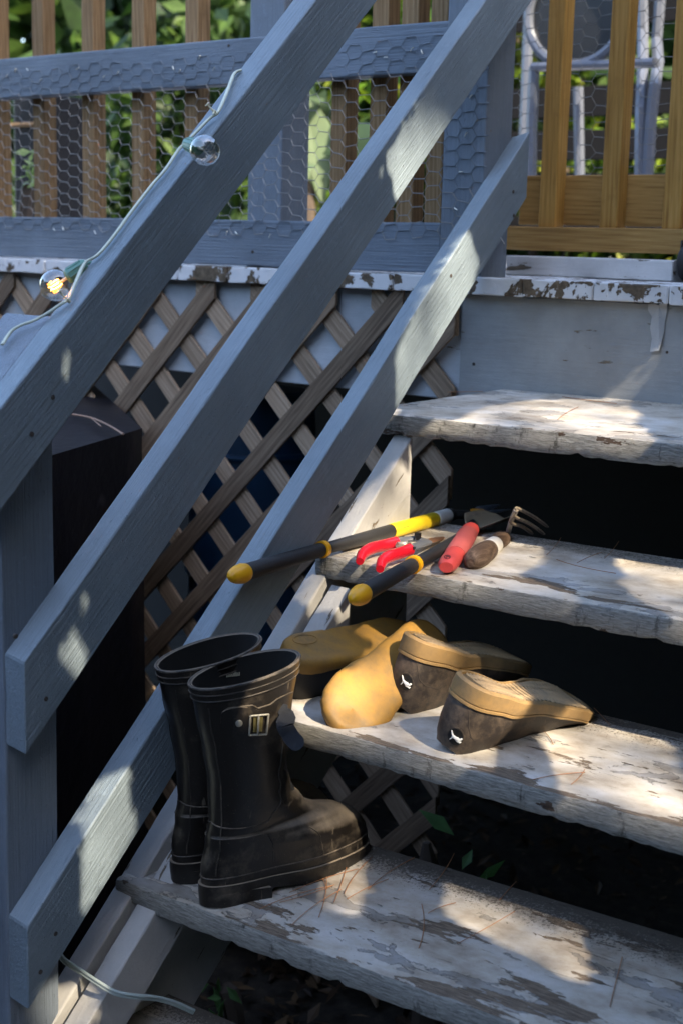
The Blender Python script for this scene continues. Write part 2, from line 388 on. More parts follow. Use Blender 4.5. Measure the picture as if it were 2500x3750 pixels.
# ------------------------------------------------------------------ stair railing
XR = 2.3
rail_t = thing('stair_railing', 'blue grey painted handrail with three sloping boards on square posts beside the stairs', 'railing', (0, 0, GZ))
def rail(arr, bot, top, ya, yb, seed, chop=False):
    """three measured edges of the board, cut plumb at ya and yb"""
    def ln(pts, x):
        a = at(*pts[0], 0, x); b = at(*pts[1], 0, x); return lambda y: a.z+(b.z-a.z)*(y-a.y)/(b.y-a.y)
    A = ln(arr, XR); Bm = ln(bot, XR); T = ln(top, XR-1.5)
    def sec(y): return [(XR-1.5, y, Bm(y)+(T(y)-A(y))), (XR-1.5, y, T(y)), (XR, y, A(y)), (XR, y, Bm(y))]
    return plank(sec(ya)+sec(yb), .09, 90, .06, .07, seed).build('rail', M['rail'], rail_t, True, 45), A
r1, A1 = rail([(1156,0),(191,1250)], [(1250,179),(94,1750)], [(1072,0),(343,949)], -9.9, 42, 1)
r2, A2 = rail([(1776,0),(96,2421)], [(1947,0),(400,2314)], [(1712,0),(22,2389)], -8.0, 42, 2)
r3, A3 = rail([(1937,483),(115,3372)], [(1928,722),(247,3470)], [(1550,1000),(40,3337)], -8.1, at(1937,483,0,2.3).y, 3)
# lower newel, its top cut to the slope of the top rail
py0, py1, px0, px1 = -8.2, -4.7, -2.75, .8
tz = lambda y: A1(y)-.12
plank([(px0,py0,GZ),(px1,py0,GZ),(px1,py1,GZ),(px0,py1,GZ),(px0,py0,tz(py0)),(px1,py0,tz(py0)),(px1,py1,tz(py1)),(px0,py1,tz(py1))], .12, 60, .05, .08, 11).build('post', M['blueZ'], rail_t)
plank(boxPz((.8-3.6, 35.4, 34.0), (.8, 39.0, 74)), .12, 60, .05, .06, 12).build('post', M['blueZ'], rail_t)

# ------------------------------------------------------------------ deck
deck = thing('deck', 'raised wooden deck behind the stairs with white chipped board ends', 'deck', (0, 60, GZ))
x = -112.0; i = 0
while x < 70:
    w = 5.55
    plank(boxPy((x+.04, 35.0+random.uniform(-.12,.12), 32.78+random.uniform(-.06,.03)), (x+w-.05, 118, 34.0+random.uniform(-.04,.04))), .10, 60, .05, .2, i*1.3, .8).build('deck_board', M['edge'], deck)
    x += w; i += 1
plank(boxP((-112, 36.25, 24.9), (-1.1, 37.7, 32.7)), .08, 60, .04, .1, 30).build('rim_joist', M['rim'], deck)

# ------------------------------------------------------------------ deck railing
dr = thing('deck_railing', 'blue painted deck railing with raw brown square balusters behind its boards', 'railing', (-40, 36, 34))
plank(boxP((-112, 35.4, 48.45), (-2.8, 36.9, 51.95)), .11, 90, .05, .07, 31).build('top_rail', M['blueX'], dr)
plank(boxP((-112, 35.4, 34.15), (-2.8, 36.9, 37.8)), .11, 90, .05, .07, 32).build('bottom_rail', M['blueX'], dr)
plank(boxPz((-22.8, 36.92, 34.0), (-19.2, 40.4, 74)), .12, 50, .05, .06, 33).build('post', M['blueZ'], dr)
bx = [-55.5-6.5*k for k in range(7, 0, -1)] + [-55.5, -49.1, -42.5, -36.2, -29.9, -14.3, -10.6, -7.9, -5.3]
b0 = plank(boxPz((0, 0, 34.2), (1.5, 1.5, 74)), .06, 30, .03, .04, 34).build('baluster', M['brown'], dr)
b0.location = Vector((bx[0], 36.92, 0))*S
for xx in bx[1:]:
    b = b0.copy(); C.objects.link(b); b.parent = dr; b.location = Vector((xx, 36.92, 0))*S
# mend the parent offset used by the copies
for b in [o for o in dr.children if o.name.startswith('baluster')]: b.matrix_parent_inverse = dr.matrix_basis.inverted()

# ------------------------------------------------------------------ chicken wire
def hexnet(x0, x1, z0, z1, y, pw=1.28, ph=1.06, r=.022, seed=0, keep=None, jit=.10):
    m = MB(); E = set(); pos = {}
    nx = int((x1-x0)/pw)+2; nz = int((z1-z0)/ph)+2
    def P(i, j, s):
        # hexagon with flat top: centre columns spaced pw, alternate columns shifted half a cell
        k = (i, j, s)
        return k
    def key(x, z): return (round(x*50), round(z*50))
    for i in range(nx):
        for j in range(nz):
            cx = x0+i*pw; cz = z0+j*ph+(ph/2 if i % 2 else 0)
            a = pw*.36; h = ph/2
            H = [(cx-a, cz+h), (cx+a, cz+h), (cx+pw-a, cz), (cx+a, cz-h), (cx-a, cz-h), (cx-pw+a, cz)]
            for k in range(6):
                p, q = H[k], H[(k+1) % 6]; kp, kq = key(*p), key(*q)
                pos.setdefault(kp, p); pos.setdefault(kq, q)
                if kp != kq: E.add((min(kp, kq), max(kp, kq)))
    def J(k):
        x, z = pos[k]; q = Vector((x*.9, z*.9, seed)); s = Vector((x*.13, z*.13, seed+9))
        return Vector((x+jit*1.5*noise.noise(q)+.4*noise.noise(s), y+.18*noise.noise(s+Vector((3,1,2))), z+jit*1.5*noise.noise(q+Vector((5,5,5)))+.5*noise.noise(s+Vector((7,0,0)))))
    for a, b in E:
        if pos[a][1] > z1 or pos[a][1] < z0 or pos[b][1] > z1 or pos[b][1] < z0: continue
        p, q = J(a), J(b)
        if keep and not keep((p+q)/2): continue
        rr = r*1.5 if abs(pos[a][1]-pos[b][1]) < .1 else r
        m.tube([p, q], rr, 4, False)
    return m
net = thing('chicken_wire', 'hexagonal chicken wire netting stapled over the front of the deck railing', 'netting', (-40, 35, 34))
hexnet(-75, .7, 36.6, 51.2, 35.25, seed=3, keep=lambda p: (37.8 < p.z < 48.6 and p.x < -2.9) or p.z < 36.9 or (-2.9 < p.x < .68 and p.z < 40)).build('bare_wire', M['galv'], net, False)
hexnet(-75, .7, 36.6, 51.2, 35.33, seed=3, r=.027, keep=lambda p: p.x < .68 and not ((37.8 < p.z < 48.6 and p.x < -2.9) or p.z < 36.9 or (p.x > -2.9 and p.z < 40))).build('painted_wire', M['bluenet'], net, False)
rnd = random.Random(4); sm = MB(); sm.tube([(-.16,0,0),(-.13,-.06,0),(.13,-.06,.02),(.16,0,.02)], .04, 5)
st0 = sm.build('staple', plain('staple_steel', (.75,.72,.62), .35, .8), net)
for k in range(42):
    q_ = st0 if k == 0 else st0.copy()
    if k: C.objects.link(q_); q_.parent = net
    xx, zz = (-62+k*1.6+rnd.uniform(-.5,.5), rnd.choice([36.9, 49.9, 50.6])+rnd.uniform(-.4,.3)) if k < 38 else (-1.1+.3*(k-39), 38.8+2.6*(k-38))
    q_.location = Vector((xx, 35.26, zz))*S; q_.rotation_euler = (0, rnd.uniform(-1.2,1.2), 0)
    q_.matrix_parent_inverse = net.matrix_basis.inverted()
bpy.context.view_layer.update()

# ------------------------------------------------------------------ gate on the deck
gate = thing('gate', 'new golden pine gate with square balusters standing on the deck', 'gate', (8, 48, 35.9))
plank(boxP((-4.5, 47.4, 36.0), (30, 48.9, 37.86)), .07, 20, .03, .04, 41).build('bottom_rail', M['goldX'], gate)
plank(boxP((-4.5, 49.5, 38.0), (30, 51.0, 41.9)), .07, 20, .03, .04, 42).build('cross_board', M['goldX'], gate)
g0 = plank(boxPz((0, 0, 37.9), (1.5, 1.5, 76)), .10, 20, .02, .03, 43).build('baluster', M['gold'], gate)
g0.location = Vector((-1.9, 48.0, 0))*S
for xx in (-7.1, 3.5, 8.7, 14, 19.2):
    b = g0.copy(); C.objects.link(b); b.parent = gate; b.location = Vector((xx, 48.0, 0))*S
for b in [o for o in gate.children if o.name.startswith('baluster')]: b.matrix_parent_inverse = gate.matrix_basis.inverted()
hexnet(-12, 20, 41, 60, 51.3, pw=1.35, ph=1.15, r=.022, seed=8).build('wire_mesh', plain('dull_wire', (.16,.16,.15), .5, .5), gate, False)
plank(boxP((-3.0, 45.3, 34.05), (11.0, 50.6, 35.55)), .07, 30, .03, .08, 44).build('white_board', paint_grey('white_board_paint', (.66,.65,.64), 'X', .60), None)
tag(bpy.data.objects['white_board'], 'white painted plank lying flat on the deck under the gate', 'board')
w = thing('caster', 'black rubber caster wheel at the right end of the white plank', 'wheel', (12.0, 46.2, 34.1))
mm = MB(); mm.tube([(11.45,46.2,35.4),(11.6,46.2,35.4),(12.7,46.2,35.4),(12.85,46.2,35.4)], [1.15,1.3,1.3,1.15], 20); mm.build('tyre', plain('black_rubber', (.012,.012,.013), .6), w)
mm = MB(); mm.box((11.3,45.9,35.4), (11.4,46.6,37)); mm.box((12.9,45.9,35.4), (13.0,46.6,37)); mm.tube([(11.2,46.2,35.4),(13.1,46.2,35.4)], .2, 8); mm.build('fork', plain('dark_steel', (.08,.08,.085), .5, .6), w)

# ------------------------------------------------------------------ lattice
lat = thing('lattice_panel', 'weathered brown diagonal lattice skirting under the deck edge', 'lattice', (-30, 35.5, -20))
def slat(sgn, c, y0, y1, x0, x1, z0, z1, mat, seed, W=1.6):
    # centre line z = c + sgn*x clipped to the panel
    xa, xb = x0, x1
    if sgn > 0: xa = max(xa, z0-c); xb = min(xb, z1-c)
    else: xa = max(xa, c-z1); xb = min(xb, c-z0)
    if xb-xa < 1: return
    h = W*.7071
    zf = lambda x, o: c+sgn*x+o
    P = []
    for x in (xa, xb):
        P += [(x, y0, zf(x, -h)), (x, y0, zf(x, h)), (x, y1, zf(x, h)), (x, y1, zf(x, -h))]
    plank(P, .03, 24, .04, .05, seed).build('slat', mat, lat)
k = 0
for i in range(-7, 8):
    slat(1, 38.4+6.35*i, 35.32, 35.62, -75, -1.2, -25, 32.5, M['lat'], i+60, 1.62)
for i in range(-11, 8):
    slat(-1, 11.3+6.1*i-24.4, 35.66, 35.96, -75, -1.2, -25, 32.5, M['lat2'], i+90, 1.62)

from mathutils.bvhtree import BVHTree
def bvh_of(o):
    mw = o.matrix_world if o.parent is None else o.parent.matrix_basis @ o.matrix_parent_inverse @ o.matrix_basis
    return BVHTree.FromPolygons([tuple((mw @ v.co)/S) for v in o.data.vertices], [tuple(p.vertices) for p in o.data.polygons])
def hit(tree, u, v, off=.02):
    p, n, i, d = tree.ray_cast(CAM, ray(u, v).normalized())
    if p is None:
        p, n, i, d = tree.find_nearest(CAM+ray(u, v).normalized()*80)
    if n.dot(CAM-p) < 0: n = -n
    return p+n*off, n
def decal(name, tree, pts, mat, parent, off=.02, th=.03, grid=None):
    """thin raised shape lying on a surface"""
    m = MB(); hs = [hit(tree, *p, off) for p in pts]; n = len(hs)
    c, cn = hit(tree, sum(p[0] for p in pts)/n, sum(p[1] for p in pts)/n, off)
    top = [h+nn*th for h, nn in hs]
    vs = [h for h, nn in hs]+top+[c+cn*th]
    m.add(vs, [(i, (i+1) % n, n+(i+1) % n, n+i) for i in range(n)]+[(n+i, n+(i+1) % n, 2*n) for i in range(n)])
    return m.build(name, mat, parent, False)
def line_on(name, tree, pts, r, mat, parent, sub=5, off=0.0):
    P = []
    for a, b in zip(pts[:-1], pts[1:]):
        for i in range(sub): P.append((lerp(a[0], b[0], i/sub), lerp(a[1], b[1], i/sub)))
    P.append(pts[-1])
    m = MB(); m.tube([hit(tree, *p, off)[0] for p in P], r, 6); return m.build(name, mat, parent)
def smooth_path(pts, sub=6):
    pts = [Vector(p) for p in pts]; out = []
    for i in range(len(pts)-1):
        p0 = pts[max(i-1, 0)]; p1 = pts[i]; p2 = pts[i+1]; p3 = pts[min(i+2, len(pts)-1)]
        for k in range(sub):
            t = k/sub
            out.append(.5*((2*p1)+(p2-p0)*t+(2*p0-5*p1+4*p2-p3)*t*t+(3*p1-p0-3*p2+p3)*t**3))
    out.append(pts[-1]); return out
def interp(tab, x):
    if x <= tab[0][0]: return tab[0][1]
    for (a, fa), (b, fb) in zip(tab[:-1], tab[1:]):
        if x <= b:
            t = (x-a)/(b-a); t = t*t*(3-2*t); return fa+(fb-fa)*t
    return tab[-1][1]
def frame(H, T, n):
    H = Vector(H); T = Vector(T); x = (T-H).normalized(); z = -(Vector(n)-x*Vector(n).dot(x)).normalized(); y = z.cross(x)
    m = Matrix((x, y, z)).transposed().to_4x4(); m.translation = H; return m

nm = plain('rusty_nail', (.05,.04,.035), .7)
def nail(u, v, ax, val, parent, r=.13):
    c = at(u, v, ax, val); d = Vector((0, 0, 0)); d[ax] = 1 if ax == 0 else -1
    m = MB(); m.tube([c-d*.12, c+d*.01, c+d*.03], [r, r, r*.6], 10); m.build('nail', nm, parent)
for u, v in ((195,1455),(118,1590),(60,2330),(170,2560),(205,3420),(150,3560),(1650,1010),(1878,702),(1880,790)): nail(u, v, 0, 2.33, rail_t)
for u, v in ((838,167),(925,922),(1160,210)): nail(u, v, 1, 35.37, dr)
nail(1732, 1333, 1, 36.0, stair, .12); nail(2440, 1290, 1, 36.0, stair, .1)
# ------------------------------------------------------------------ rubber and shoe materials
def dusty(name, base, dust, amt=.5, up=.5, rough=.42, scale=9):
    t = NT(name); geo = t.n('NewGeometry'); nz = t.sep(geo.outputs['Normal'])['Z']
    a = t.noise(t.obj, scale, 8, .68); b = t.noise(t.obj, scale*5, 6, .7); sp = t.noise(t.obj, 420, 3, .7)
    f = t.math('ADD', t.math('MULTIPLY', a, .6), t.math('ADD', t.math('MULTIPLY', b, .4), t.math('MULTIPLY', nz, up)))
    f = t.step(f, .80-.5*amt, .94-.42*amt+up*.35)
    scr = t.step(t.noise(t.map(scale=(1,1,.12), rot=(.3,.5,0)), 130, 3, .5), .70, .73); f = t.math('MAXIMUM', f, t.math('MULTIPLY', scr, .5))
    col = t.mix(f, base, dust)
    col = t.mix(t.math('MULTIPLY', t.step(sp, .66, .72), .55), col, tuple(min(1, c*1.5) for c in dust))
    n = t.bump(sp, .0002, .6); n = t.bump(b, .0006, .7, n)
    return t.fin(col, t.mix(f, (rough,)*3, (.85,)*3), n, Specular_IOR_Level=.5)
M['boot'] = dusty('black_rubber_with_dust', (.0125,.0105,.009), (.17,.137,.10), .58, .30, .33, 8)
M['wear'] = dusty('dusty_worn_rubber', (.022,.020,.018), (.19,.15,.11), .62, .1, .45, 20)
M['boot_in'] = plain('boot_lining', (.006,.006,.006), .8)
M['steel'] = plain('bright_steel', (.46,.44,.37), .34, .55, .25)
def gum(name, base, soil, scale=7, lo=.42, hi=.62, tread=False):
    t = NT(name); a = t.noise(t.obj, scale*3, 7, .65, .3); b = t.noise(t.map(scale=(1,1,1)), 60, 5, .7)
    f = t.step(t.math('ADD', t.math('MULTIPLY', a, .75), t.math('MULTIPLY', b, .25)), lo, hi)
    col = t.mix(f, base, soil); sp = t.step(t.noise(t.obj, 300, 3, .7), .68, .74)
    col = t.mix(t.math('MULTIPLY', sp, .6), col, tuple(c*.35 for c in soil))
    n = t.bump(t.noise(t.obj, 160, 4, .6), .0004, .8)
    return t.fin(col, .55, n, Specular_IOR_Level=.35)
M['gumY'] = gum('yellow_gum_rubber', (.42,.215,.030), (.14,.098,.048), 4, .32, .66)
M['gumT'] = gum('tan_gum_rubber', (.36,.22,.085), (.17,.125,.07), 6, .36, .66)
M['leather'] = dusty('worn_black_leather', (.024,.018,.015), (.13,.095,.066), .72, .05, .6, 16)
M['leatherB'] = dusty('black_suede', (.010,.009,.009), (.045,.035,.028), .3, .05, .7, 14)

# ------------------------------------------------------------------ rubber boots
def make_boot(xf, label, mirror=1):
    th = thing('rubber_boot', label, 'boot', xf.translation, 'pair of black rubber boots')
    XB = [(0,.0),(1,-.12),(2,-.1),(3.5,.25),(5,.55),(7,.55),(9,.25),(11,-.15),(13,-.5)]
    XF = [(0,10.9),(.6,11.2),(1.4,11.25),(2.2,11.15),(2.8,10.85),(3.3,10.3),(3.7,9.6),(4.0,8.8),(4.25,7.8),(4.7,6.8),(5.3,6.15),(6,5.65),(7,5.35),(8.5,5.4),(10,5.65),(13,6.2)]
    WB = [(0,1.3),(2,1.45),(4,1.5),(6,1.55),(9,1.68),(13,1.82)]
    WF = [(0,1.95),(1.4,2.1),(2.4,2.05),(3.2,1.85),(3.8,1.5),(4.15,1.15),(4.7,1.35),(5.4,1.5),(6,1.55),(9,1.70),(13,1.85)]
    def sp(z, a, o=0):
        xb = interp(XB, z)-o; xf_ = interp(XF, z)+o; cx = (xb+xf_)/2; rx = (xf_-xb)/2
        ca, sa = cos(a), sin(a); ex = .86 if z < 4 else 1.0
        X = cx+rx*math.copysign(abs(ca)**ex, ca); f = (X-xb)/(xf_-xb)
        ff = min(1, max(0, (f-.15)/.5)); ff = ff*ff*(3-2*ff)
        W = lerp(interp(WB, z), interp(WF, z), ff)+o
        if z < 4: W -= .28*math.exp(-((f-.36)/.13)**2)*(1-z/4)
        Y = W*math.copysign(abs(sa)**ex, sa)
        # slight wrinkles at the ankle
        if 4 < z < 7.5: X += .10*sin(z*5.2+sa*1.3)*(1 if ca > 0 else 0)
        return Vector((X, Y*mirror+.25*mirror*math.exp(-((f-.7)/.3)**2)*(1 if z < 3 else 0), z))
    sp_ = sp
    def sp(z, a, o=0):
        p = sp_(z, a, o); p.z += .13*max(0, (z-5)/8)*(p.x-2.8); return p
    n = 48; A = [2*pi*k/n for k in range(n)]
    zs = [.95,1.2,1.6,2.0,2.4,2.7,3.0,3.2,3.4,3.55,3.7,3.8,3.9,4.0,4.08,4.16,4.25,4.45,4.7,5.0,5.3,5.7,6.1,6.6,7.1,7.7,8.4,9.2,10,11,12,12.9]
    m = MB(); m.loft([[sp(z, a) for a in A] for z in zs], False)
    inner = [[sp(z, a, -.14) for a in A] for z in (12.95, 12, 10, 8, 6.5, 5.4)]
    m.loft([[sp(12.9, a) for a in A], [sp(13.0, a, -.06) for a in A]]+inner[:1], False)
    body = m.build('boot_body', M['boot'], th, True, 50, xf=xf)
    m = MB(); m.loft(inner[::-1], False); m.add(inner[-1], [tuple(range(n))]); m.build('lining', M['boot_in'], th, xf=xf)
    # top band of three ribs
    for z, r, o in ((12.93, .075, .05), (12.56, .035, .07), (12.2, .045, .06)):
        m = MB(); m.tube([sp(z, a, o) for a in A]+[sp(z, A[0], o)], r, 6, False); m.build('rim_rib', M['wear'], th, xf=xf)
    m = MB(); m.loft([[sp(12.15, a, .035) for a in A], [sp(12.15, a, .075) for a in A], [sp(12.95, a, .075) for a in A], [sp(12.95, a, .0) for a in A]], False)
    m.build('rim_band', M['boot'], th, xf=xf)
    # sole with heel block, arch and cleats
    def out(a, z, o): p = sp(1.0, a, o); p.z = z; return p
    def arch(X): return 0 if X < 3.4 else (.95 if X < 3.5 else (.95*(1-min(1, (X-3.5)/2.2))+.0 if X < 5.7 else 0))
    m = MB(); rings = []
    for z, o in ((1.25, .0), (1.22, .14), (.72, .15)): rings.append([out(a, z, o) for a in A])
    def low(a):
        p = out(a, .62, .10); X = p.x
        zz = .55 if 3.45 < X < 5.2 else (0.0 if X <= 3.45 else .10+max(0, (X-9))*.14)
        if X > 5.2 and X < 6: zz = .4
        p.z = zz; return p
    rings.append([low(a) for a in A]); m.loft(rings, True)
    m.build('sole', M['boot'], th, True, 30, xf=xf)
    m = MB(); hb = []
    for z, o in ((.75, .02), (.3, .06), (0, .03)):
        R = []
        for k in range(24):
            a = pi/2+pi*k/23; p = sp(1.0, a, o); t = k/23; p.x = 3.35+(p.x-sp(1.0, pi/2).x)*3.45/abs(sp(1.0, pi).x-sp(1.0, pi/2).x); p.z = z; p.y *= .98
            R.append(p)
        hb.append(R)
    m.loft(hb, True); m.build('heel', M['boot'], th, True, 30, xf=xf)
    m = MB()
    for k in range(9):
        X = 5.6+k*.58
        for sg in (-1, 1): m.box((X, sg*1.0-.85, 0.0 if X < 9 else (X-9)*.14), (X+.3, sg*1.0+.85, .5))
    m.build('cleats', M['boot'], th, False, xf=xf)
    # seams
    def seam(path, r=.045):
        m = MB(); m.tube([sp(z, a, .0) for z, a in path], r, 6); m.build('seam', M['wear'], th, xf=xf)
    ring = lambda f: [(f(a), a) for a in [2*pi*k/60 for k in range(61)]]
    seam(ring(lambda a: 1.75+.12*cos(a)))
    seam([(4.7-.25*sin(pi*k/20)+(.9*max(0, k/20-.75)/.25), pi+1.9*(k/20)) for k in range(21)]+[(4.9+.4*j, pi+1.9+.03*j) for j in range(1, 12)])
    seam([(4.7-.25*sin(pi*k/20)+(.9*max(0, k/20-.75)/.25), pi-1.9*(k/20)) for k in range(21)]+[(4.9+.4*j, pi-1.9-.03*j) for j in range(1, 12)])
    for sg in (1, -1):
        seam([(1.8+.3*j, pi+sg*(1.75+.0*j)) for j in range(7)], .035)
        seam([(3.9, pi+sg*(.12+.11*j)) for j in range(11)]+[(3.7-.2*j, pi+sg*1.28) for j in range(9)], .035)
        seam([(1.8+.5*j, pi+sg*.42) for j in range(21)], .035)
    return th, body, sp
def boot_xf(h, toe, lean=(0,0,1)):
    h = Vector(h); x = (Vector(toe)-h); x.z = 0; x.normalize(); z = Vector((0,0,1)); y = z.cross(x)
    m = Matrix((x, y, z)).transposed().to_4x4(); m.translation = h
    sh = Matrix.Identity(4); sh[0][2] = lean[0]; sh[1][2] = lean[1]; sh[2][2] = lean[2]; return Matrix.Translation(h) @ sh @ Matrix.Translation(-h) @ m
TZ1 = .55
B1, body1, _ = make_boot(boot_xf((6.5, .75, .25), (9.0, 10.6, 0), (.022, -.06, 1.02)), 'dusty black rubber boot nearer the camera, loose strap and steel buckle on its side')
B2, body2, _ = make_boot(boot_xf((3.25, 1.9, .2), (5.15, 11.7, 0), (.02, -.085, 1.03)), 'black rubber boot in shade behind its partner, nearest the handrail', -1)
t1 = bvh_of(body1)
pad = [(815,2606),(812,2650),(822,2684),(850,2696),(880,2696),(907,2692),(907,2590),(880,2588),(850,2592),(828,2598)]
decal('strap_pad', t1, pad, M['boot'], B1, .0, .09)
line_on('pad_edge', t1, [(812,2650),(814,2612),(834,2595),(870,2590),(925,2583),(945,2594),(990,2580),(1015,2560),(1040,2548),(1070,2535)], .05, M['boot'], B1)
c, n = hit(t1, 874, 2646, .12); mm = MB(); mm.tube([c-n*.08, c+n*.02, c+n*.07], [.19,.19,.10], 14); mm.build('rivet', M['steel'], B1)
def on1(u, v, o): return hit(t1, u, v, o)[0]
mm = MB()
for a, b in (((912,2616),(975,2611)), ((975,2611),(968,2684)), ((968,2684),(908,2686)), ((908,2686),(912,2616))):
    mm.tube([on1(*a, .22), on1(*b, .22)], .055, 6)
mm.tube([on1(940,2613,.25), on1(937,2686,.25)], .06, 6)
mm.build('buckle', M['steel'], B1)
decal('buckle_plate', t1, [(925,2624),(960,2622),(956,2676),(924,2678)], plain('brass_plate', (.30,.25,.10), .3, .8), B1, .08, .05)
# loose strap: leaves the shaft by its front seam and curls outwards
base = on1(1040, 2578, .0); q = [base, on1(1030,2600,.12)]
d0 = Vector((.78,-.5,0)).normalized()
sp0 = on1(1032,2618,.45); q += [sp0, at(1042,2650,0,sp0.x+.35), at(1058,2685,0,sp0.x+.6), at(1080,2715,0,sp0.x+.95), at(1106,2738,0,sp0.x+1.35)]
q = smooth_path(q, 4); rings = []
for i, p in enumerate(q):
    t = (q[min(i+1, len(q)-1)]-q[max(i-1, 0)]).normalized(); nn = Vector((.72,-.55,.42)); nn = (nn-t*nn.dot(t)).normalized(); side = t.cross(nn)
    w_ = lerp(.20, .46, min(1, i/10))*(1 if i < len(q)-3 else (.88, .66, .25)[i-len(q)+3])
    rings.append([p-side*w_-nn*.05, p+side*w_-nn*.05, p+side*w_+nn*.05, p-side*w_+nn*.05])
mm = MB(); mm.loft(rings); mm.build('loose_strap', dusty('blue_black_rubber', (.009,.011,.016), (.03,.033,.04), .12, .1, .85, 12), B1)
# the size print inside the nearer boot
tl = bvh_of([o for o in B1.children if o.name.startswith('lining')][0])
mp = plain('faded_print', (.50,.47,.36), .7); mm = MB()
rn = random.Random(3)
for k in range(7):
    x0 = 828+k*7.4
    a, _ = hit(tl, x0, 2480-k*.9, .03); b, _ = hit(tl, x0+5.6, 2479-k*.9, .03); c_, _ = hit(tl, x0+5.6, 2466-k*.9-rn.uniform(-3, 3), .03); d, _ = hit(tl, x0+rn.uniform(0, 3), 2467-k*.9-rn.uniform(-3, 3), .03)
    mm.add([a, b, c_, d], [(0,1,2,3)])
mm.build('print', mp, [o for o in B1.children if o.name.startswith('lining')][0], False)

# ------------------------------------------------------------------ shoes lying sole up
def make_shoe(name, label, cat, group, H, T, n, L=11.0, kind='sneaker', side=1, wid=1.0, hs=1.0):
    xf = frame(H, T, n); th = thing(name, label, cat, H, group)
    OUT = [(0,0),(.002,.30),(.008,.58),(.02,.86),(.045,1.13),(.09,1.33),(.15,1.43),(.25,1.42),(.38,1.32),(.5,1.42),(.65,1.78),(.76,1.88),(.86,1.75),(.93,1.4),(.965,1.02),(.985,.68),(.995,.38),(1,0)]
    INN = [(0,0),(.002,.30),(.008,.58),(.02,.86),(.045,1.13),(.09,1.31),(.14,1.38),(.25,1.32),(.38,1.02),(.5,1.10),(.65,1.62),(.76,1.80),(.86,1.55),(.93,1.15),(.965,.84),(.985,.56),(.995,.32),(1,0)]
    if kind == 'clog':
        OUT = [(a, b if not .3 < a < .6 else 1.5) for a, b in OUT]; INN = [(a, b if not .3 < a < .6 else 1.34) for a, b in INN]
    def plan(k, n, o=0):
        # k runs round the outline
        h = n//2
        if k < h: f = k/(h); s = 1; tab = OUT
        else: f = (n-k)/(h); s = -1; tab = INN
        u = (1-cos(pi*f))/2; w_ = interp(tab, u)*wid
        if f <= 0 or f >= 1: w_ = 0
        return Vector((u*L, s*side*w_, 0)), u, s*side
    N = 72
    soft = kind == 'clog'
    def bot(u): # profile of the sole bottom along the length
        if soft: return -.25*sin(pi*min(1, u*1.1))*.6 + .9*max(0, u-.72)**1.3*1.5
        return .22*math.exp(-((u-.36)/.12)**2)*1.1 + 1.1*max(0, u-.78)**1.25*2.4*.6
    TK = [(0,1.25),(.25,1.15),(.5,.85),(.75,.72),(1,.85)] if not soft else [(0,1.15),(.3,.9),(.6,.75),(1,.8)]
    def P(k, z, s, o=0, tz=None):
        p, u, sd = plan(k, N); cx = L*.5
        dirx = (p.x-cx)/(L*.5); cen = Vector((min(max(p.x, L*.12), L*.86), 0, 0)); d = p-cen; dl = d.length
        q = cen+d*(s)+ (d.normalized()*o if dl > 1e-4 else Vector())
        q.z = bot(u)+z*interp(TK, u); return q
    r = []
    if soft:
        for z, s, o in ((.02,.0,0),(.0,.45,0),(.0,.72,0),(.06,.88,0),(.18,.96,.02),(.4,1.0,.06),(.7,1.0,.07),(.95,1.0,.0),(1.0,.9,0)): r.append([P(k, z, s, o) for k in range(N)])
    else:
        for z, s, o in ((.10,.0,0),(.10,.5,0),(.10,.80,0),(.10,.84,0),(.0,.86,0),(-.02,.92,.0),(.03,.98,.04),(.10,1.0,.10),(.5,1.0,.12),(.78,1.0,.09),(.80,1.0,.03),(.84,1.0,.03),(.86,1.0,.10),(.97,1.0,.10),(1.0,1.0,.02),(1.0,.9,0)): r.append([P(k, z, s, o) for k in range(N)])
    m = MB(); m.loft(r, True); sole = m.build('sole', M['gumY'] if soft else M['gumT'], th, True, 40, xf=xf)
    if not soft:   # ribbed tread inside the rim of the outsole
        m = MB(); m.loft([[P(k, .085, 0) for k in range(N)], [P(k, .085, .815) for k in range(N)]], False); m.build('outsole', gum('dark_outsole', (.13,.095,.05), (.075,.06,.042), 6, .4, .7), th, False, xf=xf)  # darker plate between the tread ribs
        m = MB(); x = .9
        rr = random.Random(5)
        while x < L-1.2:
            u = x/L; w1 = interp(OUT, u)*wid*.80; w2 = interp(INN, u)*wid*.80
            y0, y1 = (-w2, w1) if side > 0 else (-w1, w2)
            z0 = bot(u)+.10*interp(TK, u)-.06
            sk = .35
            nseg = 10; pts = []
            for j in range(nseg+1):
                yy = lerp(y0, y1, j/nseg); pts.append((x+.5*abs(yy-(y0+y1)/2)*sk+.05*sin(yy*9), yy, z0+.02))
            m.tube(pts, .075, 4); x += .30
        m.build('tread_ribs', gum('worn_tan_rubber', (.36,.25,.13), (.16,.125,.08), 6, .4, .7), th, False, xf=xf)
    # upper
    HT = [(0,2.75),(.12,3.0),(.25,2.75),(.38,2.2),(.5,2.35),(.62,1.9),(.8,1.15),(1,.35)] if not soft else [(0,2.2),(.15,2.9),(.35,3.0),(.55,2.5),(.8,1.6),(1,.6)]
    def U(k, f):
        p, u, sd = plan(k, N); cen = Vector((min(max(p.x, L*.12), L*.86), 0, 0)); d = p-cen
        sc_ = [(0,.985),(.15,1.0),(.5,.97),(.8,.86),(1,.70)]
        q = cen+d*interp(sc_, f); q.z = bot(u)+interp(TK, u)*.97+f*interp(HT, u)*hs
        q.y *= lerp(1, interp([(0,1),(.4,.9),(.6,.55),(1,.4)], u), f)
        return q
    m = MB(); rr = [[U(k, f) for k in range(N)] for f in (0,.08,.2,.35,.5,.65,.8,.92,1.0)]
